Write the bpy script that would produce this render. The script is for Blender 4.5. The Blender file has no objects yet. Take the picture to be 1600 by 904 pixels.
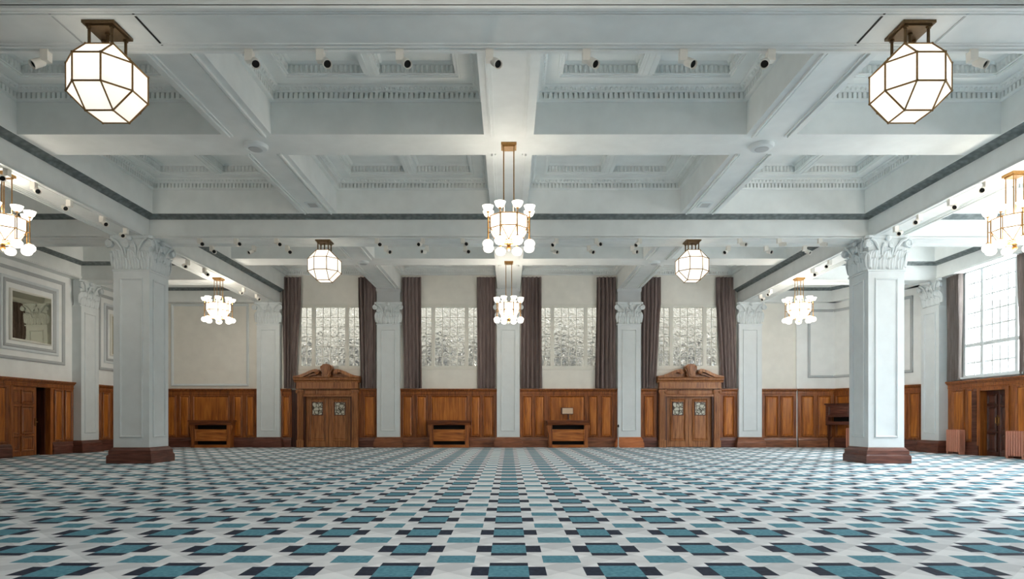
import bpy, math, random
from mathutils import Matrix, Vector
random.seed(7)
PI = math.pi
sc = bpy.context.scene
COL = sc.collection
# ------------------------------------------------------------------ camera model
F, VX, HY, CZ = 1000.0, 795.0, 655.0, 1.157      # focal length in pixels, principal point, eye height
def zz(h): return h + CZ                          # height above the eye -> height above the floor
def wx(px, Y): return (px - VX) * Y / F
def wz(py, Y): return CZ + (HY - py) * Y / F
def lin(c):
    c = c / 255.0
    return c / 12.92 if c <= 0.04045 else ((c + 0.055) / 1.055) ** 2.4
def rgb(r, g, b): return (lin(r), lin(g), lin(b), 1.0)

# ------------------------------------------------------------------ materials
def new_mat(name):
    m = bpy.data.materials.new(name); m.use_nodes = True
    nt = m.node_tree
    for n in list(nt.nodes): nt.nodes.remove(n)
    out = nt.nodes.new('ShaderNodeOutputMaterial')
    return m, nt, out
def principled(nt, out, rough=0.6, spec=0.4):
    p = nt.nodes.new('ShaderNodeBsdfPrincipled')
    p.inputs['Roughness'].default_value = rough
    p.inputs['Specular IOR Level'].default_value = spec
    nt.links.new(p.outputs[0], out.inputs[0])
    return p
def noise(nt, scale, detail=3.0, stretch=(1, 1, 1)):
    tc = nt.nodes.new('ShaderNodeTexCoord'); mp = nt.nodes.new('ShaderNodeMapping')
    mp.inputs['Scale'].default_value = stretch
    nt.links.new(tc.outputs['Object'], mp.inputs[0])
    n = nt.nodes.new('ShaderNodeTexNoise')
    n.inputs['Scale'].default_value = scale; n.inputs['Detail'].default_value = detail
    nt.links.new(mp.outputs[0], n.inputs['Vector'])
    return n
def ramp(nt, src, stops):
    r = nt.nodes.new('ShaderNodeValToRGB')
    e = r.color_ramp.elements
    e[0].position, e[0].color = stops[0]; e[1].position, e[1].color = stops[-1]
    for p, c in stops[1:-1]:
        x = e.new(p); x.color = c
    nt.links.new(src, r.inputs[0])
    return r
def bump(nt, src, strength, dist=0.02):
    b = nt.nodes.new('ShaderNodeBump'); b.inputs['Strength'].default_value = strength
    b.inputs['Distance'].default_value = dist
    nt.links.new(src, b.inputs['Height'])
    return b
def paint(name, c, rough=0.55, var=0.04, spec=0.35):
    m, nt, out = new_mat(name); p = principled(nt, out, rough, spec)
    n = noise(nt, 2.5, 4)
    a = tuple(x * (1 - var) for x in c[:3]) + (1,); b = tuple(min(1, x * (1 + var)) for x in c[:3]) + (1,)
    r = ramp(nt, n.outputs[0], [(0.3, a), (0.7, b)])
    nt.links.new(r.outputs[0], p.inputs['Base Color'])
    return m
def wood(name, dark, mid, light, rough=0.35, stretch=(9, 9, 0.7), spec=0.5):
    m, nt, out = new_mat(name); p = principled(nt, out, rough, spec)
    n = noise(nt, 2.2, 6, stretch); n.inputs['Distortion'].default_value = 0.6
    big = noise(nt, 0.9, 2, (1, 1, 0.25))
    r = ramp(nt, n.outputs[0], [(0.3, dark), (0.5, mid), (0.72, light)])
    r2 = ramp(nt, big.outputs[0], [(0.3, (0.72, 0.68, 0.62, 1)), (0.7, (1.12, 1.12, 1.1, 1))])
    mx = nt.nodes.new('ShaderNodeMixRGB'); mx.blend_type = 'MULTIPLY'; mx.inputs[0].default_value = 0.8
    nt.links.new(r.outputs[0], mx.inputs[1]); nt.links.new(r2.outputs[0], mx.inputs[2])
    nt.links.new(mx.outputs[0], p.inputs['Base Color'])
    b = bump(nt, n.outputs[0], 0.15, 0.004); nt.links.new(b.outputs[0], p.inputs['Normal'])
    return m
def metal(name, c, rough=0.35):
    m, nt, out = new_mat(name); p = principled(nt, out, rough, 0.5)
    p.inputs['Metallic'].default_value = 1.0
    n = noise(nt, 30, 2)
    a = tuple(x * 0.8 for x in c[:3]) + (1,)
    r = ramp(nt, n.outputs[0], [(0.3, a), (0.7, c)])
    nt.links.new(r.outputs[0], p.inputs['Base Color'])
    return m
def lampglass(name, c, strength, trans=0.5):
    m, nt, out = new_mat(name)
    e = nt.nodes.new('ShaderNodeEmission'); e.inputs[1].default_value = strength
    n = noise(nt, 3, 2)
    r = ramp(nt, n.outputs[0], [(0.2, tuple(x * 0.92 for x in c[:3]) + (1,)), (0.8, c)])
    nt.links.new(r.outputs[0], e.inputs[0])
    p = nt.nodes.new('ShaderNodeBsdfTranslucent'); p.inputs[0].default_value = (0.9, 0.885, 0.85, 1)
    a = nt.nodes.new('ShaderNodeAddShader')
    nt.links.new(e.outputs[0], a.inputs[0]); nt.links.new(p.outputs[0], a.inputs[1])
    nt.links.new(a.outputs[0], out.inputs[0])
    return m

M = {}
M['wall'] = paint('wall_paint', rgb(232, 229, 221))
M['side'] = paint('side_wall_paint', rgb(238, 240, 239))
M['white'] = paint('white_paint', rgb(216, 222, 224), 0.5)
M['ceil'] = paint('ceiling_paint', rgb(233, 236, 235), 0.6)
M['frame'] = paint('sash_paint', rgb(226, 224, 215), 0.5)
M['greyline'] = paint('grey_moulding_paint', rgb(178, 182, 184), 0.5)
M['oak'] = wood('oak', rgb(98, 50, 20), rgb(140, 78, 32), rgb(170, 104, 50))
M['oakpanel'] = wood('golden_oak', rgb(126, 66, 18), rgb(172, 100, 34), rgb(200, 128, 52), 0.33, (6, 6, 0.5))
M['oakh'] = wood('oak_crosswise', rgb(116, 60, 20), rgb(160, 92, 36), rgb(190, 122, 58), 0.35, (0.6, 6, 6))
M['topwood'] = wood('dark_oak_top', rgb(84, 40, 18), rgb(118, 62, 28), rgb(146, 84, 42), 0.3, (0.6, 6, 6))
M['oakdoor'] = wood('oak_door', rgb(108, 64, 34), rgb(156, 100, 58), rgb(184, 128, 82))
M['mahog'] = wood('mahogany', rgb(62, 34, 28), rgb(98, 58, 48), rgb(124, 80, 66), 0.3, (0.8, 0.8, 9))
M['orangebase'] = wood('new_orange_wood', rgb(150, 82, 44), rgb(178, 104, 58), rgb(196, 126, 76), 0.4, (0.8, 0.8, 9))
M['brownbase'] = wood('brown_skirting', rgb(88, 50, 32), rgb(126, 76, 50), rgb(152, 100, 68), 0.35, (0.8, 0.8, 9))
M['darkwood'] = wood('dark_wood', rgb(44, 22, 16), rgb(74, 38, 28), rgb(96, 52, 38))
M['brass'] = metal('aged_brass', rgb(176, 136, 84), 0.4)
M['bronze'] = metal('dark_bronze', rgb(112, 92, 68), 0.45)
M['lead'] = metal('lantern_leading', rgb(150, 118, 78), 0.5)
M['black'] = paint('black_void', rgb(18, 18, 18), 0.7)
M['spot'] = paint('spot_white', rgb(232, 228, 220), 0.45)
M['lantern'] = lampglass('lantern_glass', (1.0, 0.96, 0.89, 1), 0.3)
M['drum'] = lampglass('drum_glass', (1.0, 0.9, 0.74, 1), 1.1)
M['shade'] = lampglass('shade_glass', (1.0, 0.92, 0.8, 1), 1.6)
M['radiator'] = paint('terracotta_enamel', rgb(196, 134, 112), 0.4)
M['plaque'] = paint('plaque_face', rgb(206, 178, 152), 0.5)

def dark_band():
    m, nt, out = new_mat('carved_band_paint'); p = principled(nt, out, 0.65, 0.2)
    tc = nt.nodes.new('ShaderNodeTexCoord')
    w = nt.nodes.new('ShaderNodeTexVoronoi'); w.inputs['Scale'].default_value = 9
    nt.links.new(tc.outputs['Object'], w.inputs['Vector'])
    r = ramp(nt, w.outputs['Distance'], [(0.0, rgb(132, 140, 140)), (0.8, rgb(98, 106, 107))])
    nt.links.new(r.outputs[0], p.inputs['Base Color'])
    b = bump(nt, w.outputs['Distance'], 0.6, 0.03); nt.links.new(b.outputs[0], p.inputs['Normal'])
    return m
M['band'] = dark_band()

def curtain_mat(name, c1, c2):
    m, nt, out = new_mat(name); p = principled(nt, out, 0.85, 0.1)
    n = noise(nt, 40, 2, (1, 1, 0.05))
    r = ramp(nt, n.outputs[0], [(0.3, c1), (0.7, c2)])
    nt.links.new(r.outputs[0], p.inputs['Base Color'])
    return m
def backlit():
    m, nt, out = new_mat('backlit_taupe_cloth')
    d = nt.nodes.new('ShaderNodeBsdfDiffuse'); t = nt.nodes.new('ShaderNodeBsdfTranslucent')
    n = noise(nt, 40, 2, (1, 1, 0.05)); r = ramp(nt, n.outputs[0], [(0.3, rgb(132, 122, 118)), (0.7, rgb(158, 148, 144))])  # paler than the velvet: window backlight is put into the cloth colour
    nt.links.new(r.outputs[0], d.inputs[0]); nt.links.new(r.outputs[0], t.inputs[0])
    mx = nt.nodes.new('ShaderNodeMixShader'); mx.inputs[0].default_value = 0.4
    nt.links.new(d.outputs[0], mx.inputs[1]); nt.links.new(t.outputs[0], mx.inputs[2]); nt.links.new(mx.outputs[0], out.inputs[0])
    return m
M['sheer'] = backlit()
M['curtain'] = curtain_mat('taupe_velvet', rgb(104, 92, 90), rgb(136, 121, 117))

def carpet():
    m, nt, out = new_mat('patterned_carpet'); p = principled(nt, out, 0.9, 0.15)
    L = nt.links
    def mth(op, a, b=None, c=None):
        n = nt.nodes.new('ShaderNodeMath'); n.operation = op
        for i, v in enumerate((a, b, c)):
            if v is None: continue
            if isinstance(v, (int, float)): n.inputs[i].default_value = v
            else: L.new(v, n.inputs[i])
        return n.outputs[0]
    tc = nt.nodes.new('ShaderNodeTexCoord'); sp = nt.nodes.new('ShaderNodeSeparateXYZ')
    L.new(tc.outputs['Object'], sp.inputs[0])
    X, Y = sp.outputs[0], sp.outputs[1]
    PX, PY, Y0 = 0.864, 0.84, 5.73
    def cell(v, P, off):            # distance from the nearest motif centre
        return mth('SUBTRACT', mth('FLOORED_MODULO', mth('ADD', v, P / 2 - off), P), P / 2)
    def rect(u, v, a, b): return mth('MULTIPLY', mth('LESS_THAN', mth('ABSOLUTE', u), a), mth('LESS_THAN', mth('ABSOLUTE', v), b))
    u, v = cell(X, PX, 0), cell(Y, PY, Y0)
    u2, v2 = cell(X, PX, PX / 2), cell(Y, PY, Y0 + PY / 2)
    blue1 = rect(u, v, 0.153, 0.178); blue2 = rect(u2, v2, 0.153, 0.137)
    navy = mth('MAXIMUM', rect(u, v, 0.153, 0.282), rect(u, v, 0.285, 0.142))
    blue = mth('MAXIMUM', blue1, blue2)
    # faceted grey ground
    d1 = mth('PINGPONG', mth('ADD', mth('MULTIPLY', X, 2 / PX), mth('MULTIPLY', Y, 2 / PY)), 1.0)
    d2 = mth('PINGPONG', mth('SUBTRACT', mth('MULTIPLY', X, 2 / PX), mth('MULTIPLY', Y, 2 / PY)), 1.0)
    f = mth('ADD', mth('MULTIPLY', mth('GREATER_THAN', d1, 0.5), 0.5), mth('MULTIPLY', mth('GREATER_THAN', d2, 0.62), 0.5))
    nz = noise(nt, 26, 4); nb = noise(nt, 6, 3)
    f2 = mth('ADD', f, mth('MULTIPLY', mth('SUBTRACT', nb.outputs[0], 0.5), 1.1))
    ground = ramp(nt, f2, [(0.0, rgb(235, 237, 240)), (1.0, rgb(200, 203, 207))])
    cb = ramp(nt, nz.outputs[0], [(0.3, rgb(70, 122, 140)), (0.7, rgb(104, 156, 172))])
    cn = ramp(nt, nz.outputs[0], [(0.3, rgb(30, 37, 52)), (0.7, rgb(48, 56, 74))])
    m1 = nt.nodes.new('ShaderNodeMixRGB'); L.new(navy, m1.inputs[0]); L.new(ground.outputs[0], m1.inputs[1]); L.new(cn.outputs[0], m1.inputs[2])
    m2 = nt.nodes.new('ShaderNodeMixRGB'); L.new(blue, m2.inputs[0]); L.new(m1.outputs[0], m2.inputs[1]); L.new(cb.outputs[0], m2.inputs[2])
    L.new(m2.outputs[0], p.inputs['Base Color'])
    pile = noise(nt, 160, 2)
    b = bump(nt, pile.outputs[0], 0.25, 0.004); L.new(b.outputs[0], p.inputs['Normal'])
    return m
M['carpet'] = carpet()

def clear_glass():
    m, nt, out = new_mat('clear_glass')
    t = nt.nodes.new('ShaderNodeBsdfTransparent'); t.inputs[0].default_value = (0.95, 0.97, 0.97, 1)
    g = nt.nodes.new('ShaderNodeBsdfGlossy'); g.inputs['Roughness'].default_value = 0.03
    n = noise(nt, 3, 2); b = bump(nt, n.outputs[0], 0.05, 0.01); nt.links.new(b.outputs[0], g.inputs['Normal'])
    mx = nt.nodes.new('ShaderNodeMixShader'); mx.inputs[0].default_value = 0.06
    nt.links.new(t.outputs[0], mx.inputs[1]); nt.links.new(g.outputs[0], mx.inputs[2]); nt.links.new(mx.outputs[0], out.inputs[0])
    return m
M['glass'] = clear_glass()
def wavy_glass():
    m, nt, out = new_mat('wavy_leaded_glass')
    t = nt.nodes.new('ShaderNodeBsdfRefraction'); t.inputs['Color'].default_value = (0.58, 0.585, 0.56, 1)
    t.inputs['IOR'].default_value = 1.35; t.inputs['Roughness'].default_value = 0.02
    g = nt.nodes.new('ShaderNodeBsdfGlossy'); g.inputs['Roughness'].default_value = 0.08
    n = noise(nt, 5.0, 2); n.inputs['Distortion'].default_value = 1.0
    b = bump(nt, n.outputs[0], 1.0, 0.14)
    nt.links.new(b.outputs[0], t.inputs['Normal']); nt.links.new(b.outputs[0], g.inputs['Normal'])
    mx = nt.nodes.new('ShaderNodeMixShader'); mx.inputs[0].default_value = 0.25
    nt.links.new(t.outputs[0], mx.inputs[1]); nt.links.new(g.outputs[0], mx.inputs[2]); nt.links.new(mx.outputs[0], out.inputs[0])
    return m
M['wavy'] = wavy_glass()
def mirror_mat():
    m, nt, out = new_mat('old_mirror_glass')
    g = nt.nodes.new('ShaderNodeBsdfGlossy'); g.inputs['Color'].default_value = (0.56, 0.54, 0.43, 1); g.inputs['Roughness'].default_value = 0.01
    n = noise(nt, 2.2, 3); b = bump(nt, n.outputs[0], 0.03, 0.02); nt.links.new(b.outputs[0], g.inputs['Normal'])
    nt.links.new(g.outputs[0], out.inputs[0])
    return m
M['mirror'] = mirror_mat()
def leaded():
    m, nt, out = new_mat('leaded_door_glass'); p = principled(nt, out, 0.2, 0.5)
    tc = nt.nodes.new('ShaderNodeTexCoord')
    v = nt.nodes.new('ShaderNodeTexVoronoi'); v.feature = 'DISTANCE_TO_EDGE'; v.inputs['Scale'].default_value = 7
    nt.links.new(tc.outputs['Object'], v.inputs['Vector'])
    r = ramp(nt, v.outputs['Distance'], [(0.03, rgb(70, 64, 54)), (0.14, rgb(196, 194, 180))])
    nt.links.new(r.outputs[0], p.inputs['Base Color'])
    return m
M['leaded'] = leaded()
def brick():
    m, nt, out = new_mat('glazed_brick'); p = principled(nt, out, 0.5, 0.4)
    tc = nt.nodes.new('ShaderNodeTexCoord'); mp = nt.nodes.new('ShaderNodeMapping'); mp.inputs['Rotation'].default_value = (PI / 2, 0, 0)
    nt.links.new(tc.outputs['Object'], mp.inputs[0])
    b = nt.nodes.new('ShaderNodeTexBrick'); b.inputs['Scale'].default_value = 3.0
    b.inputs['Color1'].default_value = rgb(70, 66, 58); b.inputs['Color2'].default_value = rgb(56, 53, 46); b.inputs['Mortar'].default_value = rgb(44, 42, 38)
    nt.links.new(mp.outputs[0], b.inputs['Vector']); nt.links.new(b.outputs[0], p.inputs['Base Color'])
    return m
M['brick'] = brick()

# ------------------------------------------------------------------ mesh builder
class MB:
    def __init__(s, mtx=None): s.v, s.f, s.m = [], [], (mtx or Matrix.Identity(4))
    def add(s, vs, fs):
        o = len(s.v); m = s.m
        s.v.extend([tuple(m @ Vector(p)) for p in vs]); s.f.extend([tuple(i + o for i in f) for f in fs])
        return s
    def box(s, x0, x1, y0, y1, z0, z1):
        if x1 < x0: x0, x1 = x1, x0
        if y1 < y0: y0, y1 = y1, y0
        if z1 < z0: z0, z1 = z1, z0
        return s.add([(x0, y0, z0), (x1, y0, z0), (x1, y1, z0), (x0, y1, z0), (x0, y0, z1), (x1, y0, z1), (x1, y1, z1), (x0, y1, z1)],
                     [(0, 3, 2, 1), (4, 5, 6, 7), (0, 1, 5, 4), (1, 2, 6, 5), (2, 3, 7, 6), (3, 0, 4, 7)])
    def taper(s, a, b, z0, z1):     # a, b = (x0,x1,y0,y1) at the bottom and the top
        return s.add([(a[0], a[2], z0), (a[1], a[2], z0), (a[1], a[3], z0), (a[0], a[3], z0), (b[0], b[2], z1), (b[1], b[2], z1), (b[1], b[3], z1), (b[0], b[3], z1)],
                     [(0, 3, 2, 1), (4, 5, 6, 7), (0, 1, 5, 4), (1, 2, 6, 5), (2, 3, 7, 6), (3, 0, 4, 7)])
    def prism(s, prof, axis, a0, a1):   # closed 2-D profile extruded along an axis
        n = len(prof)
        def P(p, a): return {'x': (a, p[0], p[1]), 'y': (p[0], a, p[1]), 'z': (p[0], p[1], a)}[axis]
        vs = [P(p, a0) for p in prof] + [P(p, a1) for p in prof]
        fs = [(i, (i + 1) % n, (i + 1) % n + n, i + n) for i in range(n)] + [tuple(range(n))[::-1], tuple(range(n, 2 * n))]
        return s.add(vs, fs)
    def ring(s, x0, x1, y0, y1, prof, closed=False):    # profile (inset, z) swept round a rectangle, mitred
        vs = []
        for o, z in prof: vs += [(x0 + o, y0 + o, z), (x1 - o, y0 + o, z), (x1 - o, y1 - o, z), (x0 + o, y1 - o, z)]
        fs = []; n = len(prof)
        for k in range(n if closed else n - 1):
            k2 = (k + 1) % n
            for i in range(4):
                j = (i + 1) % 4
                fs.append((k * 4 + i, k * 4 + j, k2 * 4 + j, k2 * 4 + i))
        return s.add(vs, fs)
    def frame(s, u0, u1, v0, v1, prof):   # moulding frame in the x-z plane; profile (inset, n) with n towards -y, closed to the wall
        vs = []
        for o, n in prof: vs += [(u0 + o, -n, v0 + o), (u1 - o, -n, v0 + o), (u1 - o, -n, v1 - o), (u0 + o, -n, v1 - o)]
        fs = []; k_ = len(prof)
        for k in range(k_ ):
            k2 = (k + 1) % k_
            for i in range(4):
                j = (i + 1) % 4
                fs.append((k * 4 + i, k * 4 + j, k2 * 4 + j, k2 * 4 + i))
        return s.add(vs, fs)
    def tube(s, pts, r, n=8, caps=True):
        pts = [Vector(p) for p in pts]; vs = []; fs = []
        rr = r if isinstance(r, (list, tuple)) else [r] * len(pts)
        up = None
        for i, p in enumerate(pts):
            d = (pts[min(i + 1, len(pts) - 1)] - pts[max(i - 1, 0)]).normalized()
            if up is None:
                up = Vector((0, 0, 1)) if abs(d.z) < 0.9 else Vector((1, 0, 0))
            a = d.cross(up).normalized(); b = a.cross(d).normalized(); up = b
            for k in range(n):
                t = 2 * PI * k / n
                vs.append(tuple(p + a * math.cos(t) * rr[i] + b * math.sin(t) * rr[i]))
        for i in range(len(pts) - 1):
            for k in range(n):
                k2 = (k + 1) % n
                fs.append((i * n + k, i * n + k2, (i + 1) * n + k2, (i + 1) * n + k))
        if caps: fs += [tuple(range(n))[::-1], tuple(range((len(pts) - 1) * n, len(pts) * n))]
        return s.add(vs, fs)
    def lathe(s, prof, n=16, c=(0, 0, 0), caps=True):   # profile (r, z)
        vs = []; fs = []
        for r, z in prof:
            for k in range(n):
                t = 2 * PI * k / n
                vs.append((c[0] + r * math.cos(t), c[1] + r * math.sin(t), c[2] + z))
        for i in range(len(prof) - 1):
            for k in range(n):
                k2 = (k + 1) % n
                fs.append((i * n + k, i * n + k2, (i + 1) * n + k2, (i + 1) * n + k))
        if caps: fs += [tuple(range(n))[::-1], tuple(range((len(prof) - 1) * n, len(prof) * n))]
        return s.add(vs, fs)
    def ball(s, c, r, n=12, m=7, sz=1.0):
        return s.lathe([(max(1e-4, r * math.sin(PI * i / m)), -r * sz * math.cos(PI * i / m)) for i in range(m + 1)], n, c)
    def sheet(s, P, nu, nv, off):      # P(i,j) point grid, off(i,j) back offset vector -> closed thin solid
        vs = [P(i, j) for j in range(nv) for i in range(nu)]
        vb = [tuple(Vector(P(i, j)) + Vector(off(i, j))) for j in range(nv) for i in range(nu)]
        N = nu * nv; fs = []
        for j in range(nv - 1):
            for i in range(nu - 1):
                a = j * nu + i
                fs.append((a, a + 1, a + nu + 1, a + nu)); fs.append((N + a, N + a + nu, N + a + nu + 1, N + a + 1))
        for i in range(nu - 1):
            fs.append((i, N + i, N + i + 1, i + 1)); a = (nv - 1) * nu + i
            fs.append((a, a + 1, N + a + 1, N + a))
        for j in range(nv - 1):
            a = j * nu; fs.append((a, a + nu, N + a + nu, N + a)); a = j * nu + nu - 1
            fs.append((a, N + a, N + a + nu, a + nu))
        return s.add(vs + vb, fs)

def obj(name, mb, mat, parent=None, smooth=None, loc=None, rot=None):
    me = bpy.data.meshes.new(name); me.from_pydata(mb.v, [], mb.f)
    import bmesh
    bm = bmesh.new(); bm.from_mesh(me); bmesh.ops.recalc_face_normals(bm, faces=bm.faces); bm.to_mesh(me); bm.free()
    me.materials.append(M[mat])
    if smooth is not None:
        me.polygons.foreach_set('use_smooth', [True] * len(me.polygons))
        me.set_sharp_from_angle(angle=math.radians(smooth))
    me.update()
    o = bpy.data.objects.new(name, me); COL.objects.link(o)
    if parent is not None: o.parent = parent
    if loc: o.location = loc
    if rot: o.rotation_euler = rot
    return o
def tag(o, label=None, cat=None, group=None, kind=None):
    if label: o['label'] = label
    if cat: o['category'] = cat
    if group: o['group'] = group
    if kind: o['kind'] = kind
    return o
def thing(name, label, cat, loc=(0, 0, 0), rz=0, group=None, kind=None):
    o = bpy.data.objects.new(name, None); COL.objects.link(o)
    o.empty_display_size = 0.2
    o.location = loc; o.rotation_euler = (0, 0, rz)
    return tag(o, label, cat, group, kind)
def struct(name, mb, mat, parent=None, **k):
    o = obj(name, mb, mat, parent, **k)
    if parent is None: o['kind'] = 'structure'
    return o
def sempty(name, loc=(0, 0, 0), rz=0):
    o = bpy.data.objects.new(name, None); COL.objects.link(o); o.location = loc; o.rotation_euler = (0, 0, rz); o['kind'] = 'structure'
    return o
KIDS = {}
def copy_tree(o, parent=None):
    kids = [c for c in COL.objects if c.parent == o]
    c = o.copy(); COL.objects.link(c)
    if parent is not None: c.parent = parent
    for k in kids: copy_tree(k, c)
    return c

# ------------------------------------------------------------------ room dimensions
XW = 15.15            # side walls
YW = 26.8             # far wall
YR = -6.3             # wall behind the viewer
Z_MAIN, Z_SEC, Z_RIM, Z_CEIL = zz(4.86), zz(5.42), zz(6.28), zz(6.50)
ZT = Z_CEIL + 0.06
WAIN = 2.44
HL, HU = 0.42, 0.64   # main beams: half widths below and above the carved band

struct('floor', MB().box(-XW - 0.3, XW + 0.3, YR - 0.3, YW + 0.3, -0.15, 0), 'carpet')
struct('ceiling', MB().box(-XW - 0.3, XW + 0.3, YR - 0.3, YW + 0.3, Z_CEIL, Z_CEIL + 0.2), 'ceil')

def wall_boxes(mb, u0, u1, z0, z1, holes, put):
    """solid wall with rectangular openings; put(mb, ua, ub, za, zb) adds a block"""
    us = sorted({u0, u1, *[h[0] for h in holes], *[h[1] for h in holes]})
    for a, b in zip(us, us[1:]):
        mid = (a + b) / 2
        hs = sorted([h for h in holes if h[0] < mid < h[1]], key=lambda h: h[2])
        z = z0
        for h in hs:
            if h[2] > z + 1e-4: put(mb, a, b, z, h[2])
            z = h[3]
        if z < z1: put(mb, a, b, z, z1)
# far windows: opening z, centres
FWZ0, FWZ1 = wz(576.5, YW), wz(474.7, YW)
FWC = [wx(516, YW), wx(703, YW), wx(889, YW), wx(1075, YW)]
FWH = 1.32
far_holes = [(c - FWH, c + FWH, FWZ0, FWZ1) for c in FWC]
mb = MB(); wall_boxes(mb, -XW, XW, 0, ZT, far_holes, lambda m, a, b, c, d: m.box(a, b, YW, YW + 0.35, c, d))
struct('wall_back', mb, 'wall')
# right wall: tall windows, doorway under the seen one
RWC = [19.8, 15.06, 10.3, 5.6]
RWZ0, RWZ1 = zz(1.37), zz(4.9)
r_holes = [(c - 1.5, c + 1.5, RWZ0, RWZ1) for c in RWC] + [(19.4, 20.48, 0, zz(0.915))]
mb = MB(); wall_boxes(mb, YR, YW, 0, ZT, r_holes, lambda m, a, b, c, d: m.box(XW, XW + 0.35, a, b, c, d))
struct('wall_right', mb, 'side')
mb = MB(); wall_boxes(mb, YR, YW, 0, ZT, [(19.48, 21.08, 0, zz(1.04))], lambda m, a, b, c, d: m.box(-XW - 0.35, -XW, a, b, c, d))
struct('wall_left', mb, 'side')
struct('wall_front', MB().box(-XW, XW, YR - 0.3, YR, 0, ZT), 'wall')
# canted wall across the far right corner
CA, CB = Vector((13.56, YW, 0)), Vector((XW, 23.2, 0))
cdir = (CB - CA).normalized(); cang = math.atan2(cdir.y, cdir.x); clen = (CB - CA).length
MC = Matrix.Translation(CA) @ Matrix.Rotation(cang, 4, 'Z')      # local x along the wall, -y into the room
struct('wall_corner', MB(MC).box(0, clen, 0, 0.3, 0, ZT), 'side')
# the right aisle's end wall stands a little forward past a shallow break
struct('wall_projection', MB().box(wx(1245, YW - 0.1), 13.6, YW - 0.1, YW, 0, Z_MAIN), 'side')

# matrices for wall-local building: local x to the right when facing the wall, -y into the room, z up
def M_far(Y=YW): return Matrix.Translation((0, Y, 0))
def M_left(): return Matrix.Translation((-XW, 0, 0)) @ Matrix.Rotation(PI / 2, 4, 'Z')      # local x -> +Y, local -y -> +X
def M_right(): return Matrix.Translation((XW, 0, 0)) @ Matrix.Rotation(-PI / 2, 4, 'Z')     # local x -> -Y, local -y -> -X

# ------------------------------------------------------------------ ceiling beams
def carved(mb, axis, c, sgn, a0, a1, hl=HL, hu=HU):
    p = [(c + sgn * hl, Z_SEC - 0.10), (c + sgn * (hl + 0.03), Z_SEC - 0.10), (c + sgn * (hl + 0.06), Z_SEC - 0.055),
         (c + sgn * (hu - 0.06), Z_SEC - 0.03), (c + sgn * (hu - 0.01), Z_SEC), (c + sgn * hl, Z_SEC)]
    mb.prism(p, axis, a0, a1)
def main_beam(axis, c, a0, a1, hl=HL, hu=HU, beads=True, cap=True):
    mb = MB()
    def bx(h, z0, z1):
        if axis == 'x': mb.box(a0, a1, c - h, c + h, z0, z1)
        else: mb.box(c - h, c + h, a0, a1, z0, z1)
    bx(hl, Z_MAIN, Z_SEC - 0.02); bx(hu, Z_SEC - 0.005, ZT)
    for s_ in (-1, 1):                 # mouldings along the soffit edges
        for o, w, d in ((hl - 0.05, 0.05, 0.035), (hl - 0.12, 0.035, 0.02), (hl - 0.18, 0.02, 0.014)):
            lo, hi = c + s_ * o, c + s_ * (o + w)
            if axis == 'x': mb.box(a0, a1, lo, hi, Z_MAIN - d, Z_MAIN + 0.01)
            else:
                for p0, p1 in ((a0, 16.8), (18.06, YW - 0.42)): mb.box(lo, hi, p0, p1, Z_MAIN - d, Z_MAIN + 0.01)
    o = struct('ceiling_beam', mb, 'ceil')
    b = MB()
    for s_ in (-1, 1): carved(b, axis, c, s_, a0, a1, hl, hu)
    obj('carved_moulding', b, 'band', o)
    return o
YB = [7.98, 17.47]; HB = {7.98: (0.465, 0.66), 17.47: (HL, HU)}
for s in (-1, 1): main_beam('y', s * 10.0, YR, YW)
for y in YB + [-1.5]:
    hl, hu = HB.get(y, (HL, HU))
    for a, b in ((-XW + 0.36, -10.42), (-9.58, 9.58), (10.42, XW - 0.36)): main_beam('x', y, a, b, hl, hu)
for y in (22.55, 12.65, 3.2):
    for a, b in ((-XW + 0.36, -10.42), (10.42, XW - 0.36)): main_beam('x', y, a, b)
# half beams along the side walls and across the ends of the aisles
def half_beam(axis, face, sgn, a0, a1):
    mb = MB(); c = face
    def bx(h, z0, z1):
        if axis == 'y': mb.box(c, c + sgn * h, a0, a1, z0, z1)
        else: mb.box(a0, a1, c, c + sgn * h, z0, z1)
    bx(0.36, Z_MAIN, Z_SEC - 0.02); bx(0.58, Z_SEC - 0.005, ZT)
    bx(0.39, Z_MAIN + 0.03, Z_MAIN + 0.07)
    o = struct('ceiling_beam', mb, 'ceil')
    b = MB(); carved(b, axis, c, sgn, a0, a1, 0.36, 0.58); obj('carved_moulding', b, 'band', o)
half_beam('y', -XW, 1, YR, YW); half_beam('y', XW, -1, YR, YW)
half_beam('x', YW, -1, -XW + 0.36, -10.42); half_beam('x', YW, -1, 10.42, XW - 0.36)
mbx = MB(MC).box(0, clen, -0.36, 0, Z_MAIN, Z_SEC - 0.02); mbx.box(0, clen, -0.58, 0, Z_SEC - 0.005, ZT)
o = struct('ceiling_beam', mbx, 'ceil'); bb = MB(MC)
bb.prism([(-0.36, Z_SEC - 0.10), (-0.42, Z_SEC - 0.055), (-0.52, Z_SEC - 0.03), (-0.57, Z_SEC), (-0.36, Z_SEC)], 'x', 0, clen)
obj('carved_moulding', bb, 'band', o)

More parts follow.
